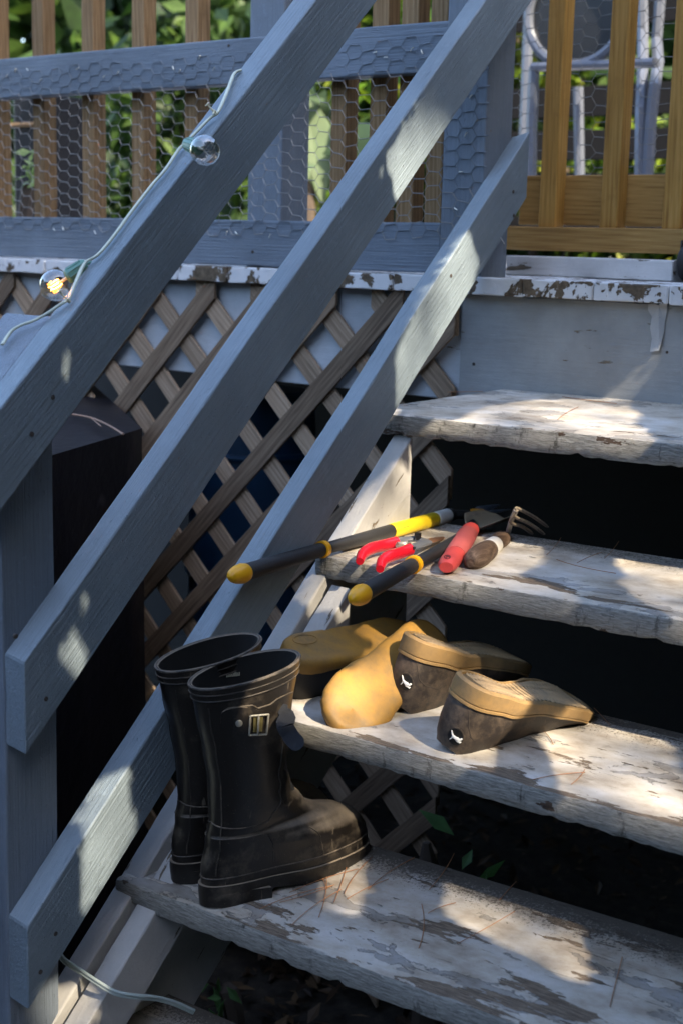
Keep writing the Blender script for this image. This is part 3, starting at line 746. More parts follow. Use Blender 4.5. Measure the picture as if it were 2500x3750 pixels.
    rin = [[Vector((lerp(p.x, L*.35, .10), p.y*.82, p.z-.25)) for p in rr[-1]], [Vector((lerp(p.x, L*.35, .12), p.y*.8, p.z-1.6*(p.z/3.5))) for p in rr[-1]]]
    m.loft(rr+rin, True); up = m.build('upper', M['leatherB'] if soft else M['leather'], th, True, 50, xf=xf)
    return th, sole, up, xf
G1 = 'worn out gum sole shoes set sole up on the tread'
S4, sole4, up4, x4 = make_shoe('sneaker', 'rightmost sneaker, sole up, whole ribbed tan sole in view', 'sneaker', G1, (16.9, 10.1, 13.15), (18.75, 18.9, 10.5), (.20, -.16, 1), 10.5, 'sneaker', 1, 1.04)
S3, sole3, up3, x3 = make_shoe('sneaker', 'sneaker standing sole up left of the rightmost one, tan sole edge on', 'sneaker', G1, (10.7, 13.9, 13.6), (12.6, 21.9, 11.2), (.10, -.08, 1), 9.9, 'sneaker', 1, 1.0, 1.1)
S1, sole1, up1, x1 = make_shoe('garden_clog', 'yellow soled clog lying flat behind the boots, round mark on its heel', 'clog', G1, (4.0, 10.7, 12.2), (6.9, 21.0, 11.8), (.26, -.46, .95), 11.4, 'clog', 1, 1.12, .95)
S2, sole2, up2, x2 = make_shoe('garden_clog', 'yellow soled clog leaning with its mottled sole facing out, between clog and sneaker', 'clog', G1, (9.5, 18.6, 13.0), (9.3, 9.8, 9.75), (.66, -.34, .72), 10.5, 'clog', 1, 1.12, .8)
# heel badges: black oval with a white leaping cat
def badge(up, th, cx, cy, rx, ry, rot, cat):
    t = bvh_of(up); c_, s_ = cos(rot), sin(rot)
    ov = lambda a, k=1: (cx+k*(rx*cos(a)*c_-ry*sin(a)*s_), cy+k*(rx*cos(a)*s_+ry*sin(a)*c_))
    decal('badge_rim', t, [ov(2*pi*k/24, 1.12) for k in range(24)], M['leather'], th, .0, .05)
    b = decal('badge', t, [ov(2*pi*k/24) for k in range(24)], plain('black_patch', (.006,.006,.006), .5), th, .03, .04)
    wm = plain('white_stitching', (.72,.72,.70), .6); mm = MB()
    def st(pts, rs):
        mm.tube([hit(t, cx+x*rx, cy+y*ry, .09)[0] for x, y in pts], [q*.75 for q in rs], 6)
    for pts, rs in cat: st(pts, rs)
    mm.build('emblem', wm, b)
cat = [([(-.45,-.78),(-.40,-.45),(-.30,-.15),(-.1,.05),(.2,.22),(.5,.38)], [.035,.06,.07,.12,.14,.10]),
       ([(-.32,-.15),(-.45,.10),(-.72,.28)], [.07,.05,.03]), ([(-.05,.1),(.15,.45),(.5,.62),(.72,.60)], [.09,.08,.07,.04]),
       ([(.5,.38),(.78,.22),(.9,.25)], [.09,.08,.04]), ([(.15,.2),(.35,.5),(.55,.75)], [.06,.05,.03])]
badge(up3, S3, 1486, 2497, 23, 31, -.15, cat)
badge(up4, S4, 1668, 2697, 27, 31, -.35, cat)
t3 = bvh_of(up3); t4 = bvh_of(up4)
stm = plain('stitch_thread', (.05,.038,.03), .8)
line_on('stitching', t3, [(1525,2392),(1526,2440),(1535,2490),(1556,2512),(1600,2524)], .03, stm, S3)
line_on('stitching', t4, [(1716,2605),(1714,2660),(1722,2700),(1736,2712)], .03, stm, S4)
# round mark on the heel of the flat clog
ts = bvh_of(sole1)
line_on('heel_ring', ts, [(1117+44*cos(2*pi*k/24), 2342+17*sin(2*pi*k/24)) for k in range(25)], .045, M['gumY'], S1, 2)
ts2 = bvh_of(sole2)

# ------------------------------------------------------------------ tools on the fourth tread
blackp = plain('black_grip', (.018,.018,.019), .48, 0, .3, 40, .0003, 300)
foam = plain('grey_black_foam_grip', (.020,.019,.019), .62, 0, .35, 20, .0005, 260)
yel = plain('yellow_plastic', (.85,.40,.008), .38, 0, .1)
lop = thing('lopper', 'long handled lopper with black grips and yellow bulb ends hanging over the tread', 'lopper', (5, 18, 17))
def cap(m, a, d, r, L):
    rings = []; d = d.normalized(); u_ = d.cross(Vector((0,0,1))).normalized(); v_ = d.cross(u_)
    for i in range(11):
        f = i/10; rr = r*sqrt(max(0.0004, 1-(1-f)**2.6))*(1-.12*max(0, f-.8)/.2)
        rings.append([a+d*(L*(f-1))*-1*-1 + (u_*cos(2*pi*k/20)+v_*sin(2*pi*k/20))*rr for k in range(20)])
    m.loft(rings)
def seg(p, q, r0, r1, mat, name, parent, n=18):
    m = MB(); m.tube([p, p+(q-p)*.02, p+(q-p)*.98, q], [r0*.93, r0, r1, r1*.93], n); return m.build(name, mat, parent)
def handle(tip, edge, end, tag_):
    d = (edge-tip).normalized(); e = (end-edge).normalized()
    m = MB(); cap(m, tip+d*1.5, d, .60, 1.55); m.build('end_cap', yel, lop)
    k = tip+d*1.45; L = (edge-k).length
    seg(k, edge-d*.1, .52, .46, foam, 'grip', lop); seg(edge-d*.15, edge+d*.28, .56, .54, yel, 'ring', lop)
    return d
tipA = at(842, 2113, 2, 17.2); edA = at(1180, 2012, 2, 17.25); enA = at(1655, 1884, 2, 17.75)
d = handle(tipA, edA, enA, 'A')
p1 = edA; p2 = at(1432, 1944, 2, 17.5); p3 = at(1592, 1901, 2, 17.68); p4 = at(1638, 1888, 2, 17.72)
seg(p1, p2, .38, .46, blackp, 'shaft', lop); seg(p2, p3, .50, .50, plain('yellow_label', (.78,.56,.02), .35), 'sleeve', lop)
seg(p3, p4, .505, .505, plain('white_label', (.80,.79,.75), .4), 'paper_label', lop); seg(p4, enA, .49, .44, blackp, 'sleeve_end', lop)
# faint print on the sleeve
tsl = bvh_of([o for o in lop.children if o.name.startswith('sleeve')][0]); mm = MB(); rn = random.Random(9)
for k in range(8):
    x0 = 1462+k*4.4; y0 = 1938-k*1.15
    mm.tube([hit(tsl, x0, y0, .01)[0], hit(tsl, x0+2.6, y0-3-rn.uniform(0, 2), .01)[0]], .02, 4)
mm.build('print', plain('dark_print', (.12,.08,.01), .6), [o for o in lop.children if o.name.startswith('sleeve')][0], False)
tipB = at(1288, 2196, 2, 16.9); edB = at(1512, 2068, 2, 17.3); enB = at(1700, 1965, 2, 17.6)
handle(tipB, edB, enB, 'B'); seg(edB, enB, .40, .42, blackp, 'shaft', lop)
hp = at(1745, 1885, 2, 17.7)
seg(enB, hp, .30, .26, blackp, 'shaft', lop); seg(enA, hp, .34, .26, blackp, 'shaft', lop)
mm = MB(); mm.tube([hp+Vector((0,0,-.25)), hp+Vector((0,0,.35))], .5, 14); mm.build('pivot', plain('orange_pivot', (.60,.25,.01), .4), lop)
mm = MB(); mm.tube([hp, hp+Vector((-.6,1.8,.15)), hp+Vector((-.4,3.6,.2))], [.5,.6,.12], 10, flat=.25); mm.tube([hp, hp+Vector((.5,1.6,.1)), hp+Vector((.9,3.0,.1))], [.4,.4,.1], 10, flat=.25)
mm.build('blades', plain('blade_steel', (.10,.12,.15), .4, .7), lop)

red = plain('glossy_red_vinyl', (.50,.010,.022), .18, 0, .15, 60, .0003, 250)
pr = thing('pruning_shears', 'red handled pruning shears with grey metal head and spring lying between the lopper handles', 'pruners', (6, 17, 17))
def path(px, z): return [at(u, v, 2, zz) for (u, v), zz in zip(px, z if isinstance(z, list) else [z]*len(px))]
h1 = smooth_path(path([(1316,2056),(1328,2028),(1360,2008),(1402,1998),(1452,1986)], [17.0,17.25,17.4,17.4,17.5]), 4)
h2 = smooth_path(path([(1390,2084),(1400,2054),(1428,2036),(1462,2026),(1500,2012)], [17.0,17.25,17.4,17.4,17.5]), 4)
for h in (h1, h2):
    m = MB(); nn = len(h); m.tube(h, [.25+.14*sin(min(1, i/nn*2.2)*pi/2) for i in range(nn)], 14, flat=1.0); m.build('handle', red, pr)
gm = plain('grey_cast_metal', (.22,.23,.25), .35, .6, .3)
c1 = at(1470, 1976, 2, 17.55); c2 = at(1520, 2000, 2, 17.55); c3 = at(1560, 1985, 2, 17.5); tipb = at(1622, 1966, 2, 17.15)
m = MB(); m.tube([h1[-1], c1, at(1520,1972,2,17.55), c3], [.28,.38,.42,.36], 12, flat=.45); m.build('upper_arm', gm, pr)
m = MB(); m.tube([h2[-1], c2, c3], [.30,.42,.42], 12, flat=.45); m.build('lower_arm', gm, pr)
m = MB(); m.tube([c3, lerp(c3, tipb, .4)+Vector((.1,.1,.05)), lerp(c3, tipb, .8), tipb], [.42,.45,.28,.05], 10, flat=.18); m.build('blade', plain('rusty_blade', (.20,.10,.055), .45, .5, .5), pr)
m = MB(); m.tube([at(1528,1975,2,17.6), at(1528,1975,2,17.6)+Vector((0,0,.42))], .22, 6); m.build('pivot_nut', plain('black_nut', (.02,.02,.022), .3, .6), pr)
sa = at(1452, 1996, 2, 17.5); sb = at(1490, 1992, 2, 17.5); m = MB(); sp_ = []
ax_ = (sb-sa); u_ = ax_.normalized().cross(Vector((0,0,1))).normalized(); v_ = ax_.normalized().cross(u_)
for i in range(70): sp_.append(sa+ax_*(i/69)+(u_*cos(i*.8)+v_*sin(i*.8))*.17)
m.tube(sp_, .035, 5); m.build('spring', M['steel'], pr)
for uv in ((1440,1972),(1475,1967),(1497,1990),(1515,2006)):
    m = MB(); p = at(*uv, 2, 17.68); m.tube([p-Vector((0,0,.05)), p+Vector((0,0,.05))], .11, 10); m.build('rivet', plain('dark_hole', (.03,.03,.035), .4, .5), pr)

tr_ = thing('hand_trowel', 'muddy hand trowel with red translucent handle and hanging hole', 'trowel', (9, 19, 17))
rp = plain('dusty_red_plastic', (.52,.060,.055), .42, 0, .2, 25, .0003, 200)
rd = plain('soft_pink_red_grip', (.50,.105,.095), .5, 0, .2, 25, .0003, 200)
a = at(1632, 2078, 2, 17.25); b = at(1728, 1928, 2, 17.75); dd = (b-a)
prof = [(0,.42),(.05,.60),(.14,.66),(.26,.62),(.30,.64),(.34,.60),(.55,.66),(.78,.64),(.84,.58),(.9,.60),(.97,.50),(1,.3)]
m = MB(); m.tube([a+dd*f for f, r in prof], [r for f, r in prof], 20, flat=.78); hb = m.build('handle', rp, tr_)
m = MB(); m.tube([a+dd*f for f in (.30,.34,.55,.78,.82)], [.66,.655,.70,.675,.64], 20, flat=.79); m.build('grip_sleeve', rd, tr_)
th_ = bvh_of(hb)
hl = [(1636+13*cos(2*pi*k/16), 2040+8*sin(2*pi*k/16)) for k in range(16)]
decal('hanging_hole', th_, hl, plain('hole_shadow_plastic', (.10,.006,.006), .6), tr_, .0, .012)
mud = dusty('mud_caked_steel', (.06,.05,.045), (.34,.27,.18), .75, .25, .6, 16)
# scooped blade
q0 = b; q1 = at(1850, 1885, 2, 18.1); ax_ = q1-q0; sd = ax_.normalized().cross(Vector((0,0,1))).normalized(); rings = []
for i in range(15):
    f = i/14; wv = 1.55*interp([(0,.25),(.12,.7),(.3,1),(.7,.92),(.9,.6),(1,.12)], f); c_ = q0+ax_*f
    rings.append([c_+sd*wv*j/6+Vector((0,0,.5*(j/6)**2*wv-.35)) for j in range(-6, 7)])
m = MB(); m.loft(rings, False, closed=False); bl = m.build('blade', mud, tr_); so_ = bl.modifiers.new('Solidify', 'SOLIDIFY'); so_.thickness = .07*S
seg(b, q0+ax_*.12, .24, .2, M['steel'], 'tang', tr_)

fk = thing('hand_fork', 'hand fork with dark wooden handle, white band and muddy curved tines', 'fork', (11, 19, 17))
wd = wood_mat('old_dark_handle_wood', [(.045,.026,.016),(.12,.075,.05),(.24,.165,.115)], 0, 'Y', 1, .6)
a = at(1722, 2062, 2, 17.25); b = at(1846, 1968, 2, 17.35); dd = b-a
prof = [(0,.25),(.03,.52),(.08,.66),(.2,.74),(.4,.70),(.55,.60),(.68,.54),(.8,.60),(.9,.60),(.97,.48),(1,.36)]
m = MB(); m.tube([a+dd*f for f, r in prof], [r for f, r in prof], 22); m.build('handle', wd, fk)
m = MB(); m.tube([a+dd*f for f in (.50,.505,.68,.685)], [.60,.635,.585,.55], 22); m.build('white_band', plain('white_tape', (.72,.69,.64), .6), fk)
nk = at(1888, 1866, 1, 25.5)
m = MB(); m.tube(smooth_path([b, b+dd.normalized()*.7, lerp(b, nk, .55), nk], 5), .17, 10); m.build('neck', dusty('muddy_steel_neck', (.30,.28,.25), (.42,.33,.24), .6, .2, .35, 30), fk)
for (s_, e_) in (((1892,1862),(2006,1931)), ((1880,1890),(1993,1957)), ((1868,1912),(1950,1955))):
    p0_ = at(*s_, 1, 25.6); p1_ = at(*e_, 1, 27.9); md_ = lerp(p0_, p1_, .5)+Vector((0,0,.10)); m = MB()
    P_ = smooth_path([nk+Vector((0,0,-.05)), p0_, md_, p1_], 5); m.tube(P_, [.11]*4+[.12]*(len(P_)-6)+[.10,.05], 8); m.build('tine', mud, fk)

# ------------------------------------------------------------------ string lights on the top rail
sl_t = thing('string_light', 'green string light cord stapled along the top handrail with two clear globe bulbs', 'string light', (0, 5, 42))
rp0 = at(1072, 0, 0, .8); nrm = Vector((0, -sin(radians(43.2)), cos(radians(43.2))))
cpx = [(880,252),(860,268),(846,300),(833,335),(820,366),(805,399),(792,418),(773,430),(745,457),(717,486),(680,524),(654,550),(606,622),(558,677),(478,781),(414,869),(359,933),(319,957),(300,985),(285,1020),(272,1050),(258,1085),(247,1100),(215,1120),(170,1150),(120,1176),(80,1190),(48,1208),(28,1232),(10,1262)]
cp = [atp(u, v, rp0+nrm*.13, nrm) for u, v in cpx]
cp[0] -= nrm*.1
cg = plain('green_cord', (.55,.58,.46), .4)
for s_ in (-1, 1):
    m = MB(); m.tube([p+Vector((.06*s_,0,0))+nrm*.02*s_ for p in smooth_path(cp, 4)], .075, 8); m.build('cord', cg, sl_t)
sock = plain('green_socket_plastic', (.10,.24,.19), .45)
gl = NT('clear_glass'); gl.t.nodes.remove(gl.b)
gg = gl.n('BsdfTransparent'); gg.inputs[0].default_value = (.93,.93,.91,1)
gy = gl.n('BsdfGlossy'); gy.inputs['Roughness'].default_value = .015; fr_ = gl.n('LayerWeight'); fr_.inputs[0].default_value = .45
fm = gl.math('ADD', gl.math('MULTIPLY', fr_.outputs['Facing'], .55), .09)
mx = gl.n('MixShader'); gl.L(fm, mx.inputs[0]); gl.L(gg.outputs[0], mx.inputs[1]); gl.L(gy.outputs[0], mx.inputs[2]); gl.L(mx.outputs[0], gl.t.nodes['Material Output'].inputs[0])
em = NT('glowing_filament'); em.fin((1,.5,.15)); em.b.inputs['Emission Color'].default_value = (1,.24,.03,1); em.b.inputs['Emission Strength'].default_value = 1.0
def bulb(bc, sc_, R, lit, parent):
    bc = Vector(bc); sc_ = Vector(sc_); d = (sc_-bc).normalized(); u_ = d.cross(Vector((1,0,0))).normalized(); v_ = d.cross(u_)
    m = MB(); prof = []
    for i in range(15):
        a_ = pi*(i/14)*.88; prof.append((-R*cos(a_), max(.03, R*sin(a_))))
    prof = [(-R*1.1, .02), (-R*1.05, .07)] + prof[1:]
    m.loft([[bc+d*x+(u_*cos(2*pi*k/28)+v_*sin(2*pi*k/28))*r for k in range(28)] for x, r in prof], True)
    g_ = m.build('bulb', gl.m, parent, True, 80)
    m = MB(); s0 = bc+d*R*.82
    m.tube([s0, s0+d*.12, s0+d*.14, s0+d*1.15, s0+d*1.25], [.36,.38,.42,.34,.26], 20); m.build('socket', sock, parent)
    m = MB()
    for k in range(10):
        a_ = 2*pi*k/10; o_ = (u_*cos(a_)+v_*sin(a_)); m.tube([s0+d*.2+o_*.41, s0+d*1.05+o_*.35], .045, 5)
    m.build('socket_ribs', sock, parent)
    e0 = s0+d*1.1; m = MB(); m.tube(smooth_path([e0+u_*.3, e0+u_*.55+d*.1, e0+u_*.5+d*.5, e0+u_*.1+d*.45, e0], 4), .06, 6); m.build('clip', sock, parent)
    m = MB(); m.tube([bc+d*R*.8, bc+d*R*.2], [.10,.06], 8)
    for sg in (-1, 1): m.tube([bc+d*R*.25+u_*.04*sg, bc-d*R*.12+u_*.28*sg], .014, 4)
    m.build('stem', plain('bulb_stem', (.5,.45,.35), .3, .4), g_)
    m = MB(); P_ = [bc-d*R*(.05+(.38 if lit else .12)*sin(i*1.1))+u_*(-.30+.60*i/20)+v_*.12*cos(i*1.1) for i in range(21)]
    m.tube(P_, .035 if lit else .012, 6); m.build('filament', em.m if lit else plain('cold_filament', (.3,.28,.25), .4, .6), g_)
    if lit:
        m = MB(); m.tube([p+v_*.05 for p in P_[4:17]], .04, 6); m.build('filament', em2.m, g_)
em2 = NT('white_hot_filament'); em2.fin((1,.7,.3)); em2.b.inputs['Emission Color'].default_value = (1,.5,.12,1); em2.b.inputs['Emission Strength'].default_value = 5
bulb(atp(752,550, rp0+nrm*.86, nrm), atp(672,521, rp0+nrm*.80, nrm), .80, False, sl_t)
bulb(at(206,1045,0,-.75), at(292,985,0,.1), .84, True, sl_t)
for (u0, v0), (u1, v1) in (((787,412),(762,385)), ((246,1100),(222,1070))):
    p = atp(u0, v0, rp0+nrm*.25, nrm); q_ = atp(u1, v1, rp0+nrm*.7, nrm)
    dn = (q_-p).normalized(); q_ = p+dn*.55; m = MB(); m.tube([p, q_, q_+dn*.02, q_+dn*.07], [.06,.05,.16,.13], 10); m.tube([p-nrm*.1-Vector((0,.12,0)), p+nrm*.08, p-nrm*.1+Vector((0,.12,0))], .10, 8)
    m.build('cord_nail', plain('yellowed_nail_clip', (.72,.66,.45), .4), sl_t)
bl_ = bpy.data.lights.new('bulb_glow', 'POINT'); bl_.energy = .05; bl_.color = (1,.42,.10); bl_.shadow_soft_size = .006; bo_ = bpy.data.objects.new('bulb_glow', bl_); C.objects.link(bo_); bo_.location = at(206,1045,0,-.75)*S; bo_.parent = sl_t; bo_.matrix_parent_inverse = sl_t.matrix_basis.inverted()
# second cord lying over the lowest tread
ec = thing('electric_cord', 'pale green twin cord running from the rail foot over the lowest tread', 'cord', (2, -6, -7))
yy_ = [(-7.2),(-6.6),(-6.0),(-5.2),(-4.0),(-2.8),(-1.2),.2]
pp = [at(222,3500,0,.5), at(242,3522,0,.75), at(300,3560,0,1.5), at(360,3600,0,3.0), at(425,3636,0,4.0), at(500,3650,0,4.8), at(570,3656,0,5.2), at(640,3674,0,5.6), at(710,3705,0,6.0)]
for s_ in (-1, 1):
    m = MB(); m.tube([p+Vector((.05*s_,0,.09*s_)) for p in smooth_path(pp, 6)], .10, 8); m.build('strand', plain('pale_green_cord', (.30,.35,.33), .45), ec)

# ------------------------------------------------------------------ things under and behind
cv = plain('black_plastic_cover', (.0035,.004,.008), .38, 0, .4, 12, .002, 30, Specular_IOR_Level=.2)
Rr = at(522, 1557, 2, 22.0); Bk = at(351, 1406, 2, 22.0); Fr = at(196, 1652, 2, 22.0)
Bk = Rr+(Bk-Rr)*3.0; Fr = Rr+(Fr-Rr)*3.2; Lc = Bk+Fr-Rr
m = MB(); nS = 14
def cvp(a, b):
    p = Rr+(Bk-Rr)*a+(Fr-Rr)*b; q = Vector((p.x*.06, p.y*.06, 0)); edge_ = min(a, b, 1-a, 1-b)
    return Vector((p.x, p.y, p.z+1.1*noise.noise(q)*min(1, edge_*8)-.25*(1-min(1, edge_*14))))
m.add([cvp(i/nS, j/nS) for j in range(nS+1) for i in range(nS+1)], [(j*(nS+1)+i, j*(nS+1)+i+1, (j+1)*(nS+1)+i+1, (j+1)*(nS+1)+i) for j in range(nS) for i in range(nS)])
ring_t = [cvp(i/nS, 0) for i in range(nS)]+[cvp(1, i/nS) for i in range(nS)]+[cvp(1-i/nS, 1) for i in range(nS)]+[cvp(0, 1-i/nS) for i in range(nS)]
cen = (Rr+Lc)/2
def drape(z, k_): return [Vector((p.x+(p.x-cen.x)*k_*(.3+noise.noise(Vector((p.x*.3,p.y*.3,z*.05)))), p.y+(p.y-cen.y)*k_*(.3+noise.noise(Vector((p.y*.3,p.x*.3,z*.05)))), z)) for p in ring_t]
m.loft([ring_t, drape(20.5, .005), drape(10, .02), drape(-5, .03), drape(GZ+.5, .04)], False)
tw = m.build('cover', cv, None, True, 60); tag(tw, 'large box draped in black plastic sheeting behind the handrail', 'covered box'); tw.name = 'covered_box'
tg = thing('twig', 'thin pale twig lying on the black plastic cover', 'twig', (-20, 20, 22)); m = MB()
tws = [at(u, v, 2, 22.4) for u, v in ((265,1517),(335,1530),(400,1558),(452,1590))]; m.tube(smooth_path(tws, 4), .09, 5); m.tube([tws[1], at(372,1562,2,22.5)], .05, 4); m.build('stem', plain('twig_bark', (.26,.16,.11), .8), tg)
br = thing('barrel', 'blue plastic barrel in the dark behind the lattice', 'barrel', (-20, 52, GZ)); bc = at(985, 1700, 1, 52)
m = MB(); prof = [(GZ, 5.6),(GZ+1, 6),(-12, 6.3),(0, 6.3),(10, 6.3),(20, 6.0),(21.5, 5.4),(22, 5)]
m.loft([[(bc.x-2+r*cos(2*pi*k/32), bc.y+r*sin(2*pi*k/32), z) for k in range(32)] for z, r in prof]); m.build('drum', plain('blue_plastic', (.018,.075,.17), .4), br)
for z in (-10, 4, 16):
    m = MB(); m.tube([(bc.x-2+6.35*cos(2*pi*k/32), bc.y+6.35*sin(2*pi*k/32), z) for k in range(33)], .35, 6, False); m.build('hoop', plain('blue_plastic_hoop', (.02,.09,.2), .4), br)

# white metal chair on the deck behind the gate
ch = thing('garden_chair', 'white metal garden chair with a round hoop back behind the gate', 'chair', (-12, 80, 34))
wmt = plain('white_enamel', (.10,.112,.14), .35, .1)
Y = 82
def W_(u, v, y=Y): return at(u, v, 1, y)
zr = .36
m = MB(); m.tube([W_(1955,246), W_(2020,243), W_(2100,240), W_(2240,236), W_(2330,232), W_(2400,230)], 1.0, 8, flat=.5); m.build('seat_rail', wmt, ch)
for a_ in ([W_(1955,246), W_(1950,330), W_(1945,450), W_(1940,760)], [W_(2415,0,Y+10), W_(2402,150,Y+10), W_(2408,230,Y+5), W_(2395,320,Y), W_(2380,450), W_(2362,760)], [W_(2350,0,Y+8), W_(2352,120,Y+8), W_(2352,240,Y+4), W_(2345,400), W_(2340,760)],
           [W_(2115,320,Y+14), W_(2118,500,Y+14), W_(2122,760,Y+14)], [W_(1935,20,Y+12), W_(1925,300,Y+12), W_(1905,760,Y+12)]):
    m = MB(); m.tube(a_, .62, 8); m.build('leg', wmt, ch)
m = MB(); cc = W_(2110, 45); m.tube([cc+Vector((5.7*cos(2*pi*k/40), 0, 5.2*sin(2*pi*k/40))) for k in range(41)], .55, 8, False); m.build('hoop_back', wmt, ch)
m = MB(); m.tube([cc+Vector((0,.3,0)), cc+Vector((0,.35,0))], [5.2,5.2], 32); m.build('back_panel', plain('dark_glass_panel', (.02,.022,.026), .2), ch)
# dark slatted screen far behind the gate
fs = thing('slatted_screen', 'dark horizontal board screen far behind the chair', 'fence', (-20, 150, 30))
for k in range(9):
    if k in (5,): continue
    plank(boxP((-75, 150, 30+k*6.6), (30, 151, 34.6+k*6.6)), .08, 8, .05, .05, 70+k).build('board', plain('dark_stained_board', (.012,.0115,.0115), .8, Specular_IOR_Level=.08), fs)
for xx in (-72, -35, 2): plank(boxPz((xx, 151.2, 0), (xx+3.5, 154, 92)), .1, 6, .05, .05, 80).build('post', bpy.data.materials['dark_stained_board'], fs)
# dark cabinet seen between the left balusters
CX0 = at(50,560,1,56).x; CX1 = at(165,560,1,56).x
cb = thing('cabinet', 'black storage cabinet half hidden by the left balusters', 'cabinet', (-66, 60, 34)); cm = plain('black_cabinet_paint', (.006,.007,.010), .5)
plank(boxPz((CX0, 56, 34.2), (CX1, 64, 51.5)), .3, 8, .02, .02, 85).build('body', cm, cb); m = MB(); m.tube([(CX0-1, 55.8, 48.3), (CX1+1, 55.8, 48.3)], .28, 6); m.build('shelf_edge', M['brown'], cb)
# unseen wall added to keep the space under the deck dark
fw = tag(plank(boxP((-230, 112, GZ-2), (120, 116, 33)), .1, 10, .05, .05, 86).build('shade_wall', plain('dark_concrete', (.03,.03,.03), .9)), 'unseen dark wall added at the back to keep the space under the deck dark', 'wall')

# ------------------------------------------------------------------ foliage
def leaf(m, p, d, n_, L, W, bend=.2):
    d = d.normalized(); s_ = d.cross(n_); s_ = s_.normalized() if s_.length > .01 else Vector((1,0,0)); n2 = s_.cross(d)
    a = p; b1 = p+d*L*.45+s_*W*.5+n2*bend*L*.1; b2 = p+d*L*.45-s_*W*.5+n2*bend*L*.1; md = p+d*L*.5-n2*bend*L*.12; e = p+d*L-n2*bend*L*.3
    m.add([a, b1, md, b2, e], [(0,1,2),(0,2,3),(1,4,2),(2,4,3)])
def rvec(r): 
    while True:
        v = Vector((r.uniform(-1,1), r.uniform(-1,1), r.uniform(-1,1)))
        if .05 < v.length < 1: return v.normalized()
def shrub(name, label, cat, base, blobs, nl, L, mat, seed, group=None, stem=None, W=.45):
    r = random.Random(seed); th = thing(name, label, cat, base, group); m = MB()
    tot = sum(b[3]*b[4]*b[5] for b in blobs)
    for b in blobs:
        for _ in range(int(nl*b[3]*b[4]*b[5]/tot)):
            v = rvec(r)*(r.random()**.45); p = Vector((b[0]+v.x*b[3], b[1]+v.y*b[4], b[2]+v.z*b[5]))
            if noise.noise(p*.09+Vector((seed,0,0))) < -.12: continue
            l = L*r.uniform(.55, 1.25); leaf(m, p, rvec(r)+Vector((0,0,-.35)), rvec(r)+Vector((0,0,.8)), l, l*W)
    m.build('crown', mat, th, False)
    m = MB()
    for b in blobs:
        q = Vector((b[0], b[1], b[2])); m.tube(smooth_path([base, lerp(Vector(base), q, .5)+Vector((r.uniform(-3,3), 0, 0)), q], 4), [1.2]*4+[.8]*4+[.3], 6)
    m.build('trunk' if cat == 'tree' else 'stem', stem or plain('bark', (.08,.06,.045), .9), th); return th
LG = leaf_mat('bright_green_leaves', [(.04,.10,.006),(.09,.18,.009),(.17,.25,.018),(.30,.33,.045)], .4)
LD = leaf_mat('dark_green_leaves', [(.008,.022,.005),(.018,.045,.010),(.038,.08,.014),(.07,.125,.02)], .4)
LB = leaf_mat('pale_broad_leaves', [(.05,.09,.045),(.09,.145,.08),(.15,.21,.12)], .35, 4)
shrub('shrub', 'dark leafy shrub beyond the left end of the deck', 'shrub', (-150, 150, GZ), [(-165,150,30,30,16,45), (-140,152,62,34,16,34)], 2600, 6, LD, 1, 'shrubs beyond the deck')
shrub('shrub', 'bright yellow green shrub glimpsed through the middle of the railing', 'shrub', (-100, 160, GZ), [(-108,165,40,16,12,20), (-92,160,66,20,12,22)], 900, 5, LG, 2, 'shrubs beyond the deck')
shrub('shrub', 'dark green shrub behind the middle of the deck railing', 'shrub', (-95, 175, GZ), [(-100,178,30,36,16,36), (-70,180,66,40,16,34)], 2600, 6, LD, 3, 'shrubs beyond the deck')
shrub('shrub', 'sunlit green shrub right of the middle railing post', 'shrub', (-62, 165, GZ), [(-66,168,52,12,10,18), (-50,165,44,14,10,14), (-72,160,72,12,8,12)], 1100, 4.2, LG, 4, 'shrubs beyond the deck')
shrub('shrub', 'yellow green bush glowing behind the chair and screen', 'shrub', (-20, 185, GZ), [(-30,190,48,30,14,22), (0,188,60,24,12,16)], 1300, 5, LG, 5, 'shrubs beyond the deck')
shrub('broad_leaf_plant', 'plant with large pale drooping leaves behind the railing', 'plant', (-92, 128, GZ), [(-90,128,58,7,5,12)], 26, 17, LB, 6, None, None, .42)
shrub('vine', 'small pale green vine climbing a baluster at left', 'vine', (-57, 44, 33), [(-58,44,41.5,1.1,1,4.4)], 46, 1.5, leaf_mat('vine_leaves', [(.22,.34,.10),(.35,.45,.2)], .4), 7)
hg = MB(); r = random.Random(12)
for _ in range(13000):
    p = Vector((r.uniform(-340, 90), 232+r.uniform(-14, 14), r.uniform(-20, 200)))
    l = r.uniform(11, 20); leaf(hg, p, rvec(r), rvec(r), l, l*.6)
h_ = hg.build('hedge', LD, None, False); tag(h_, 'dense dark hedge closing the view at the back', 'hedge', kind='stuff')
for nm, lb, px, y_, L_, seed in (('weed', 'low weed with lobed leaves seen under the bottom tread', (830,3600), 24, 2.3, 21), ('weed', 'weed with one broad leaf beside the lattice under the middle treads', (1560,3085), 30, 2.6, 22)):
    p = at(*px, 1, y_); shrub(nm, lb, 'weed', (p.x, p.y, GZ), [(p.x,p.y,p.z,3,2,2.6),(p.x+4,p.y,p.z-3,4,2,2)], 60, L_, leaf_mat('weed_leaves', [(.08,.20,.05),(.16,.33,.12)], .4), seed, 'weeds under the stairs')
wl = MB(); r = random.Random(41)  # belt of big leaves added out of view to block the low sky
_U = Vector((-SUN.y, SUN.x, 0)).normalized(); _V = SUN.cross(_U)
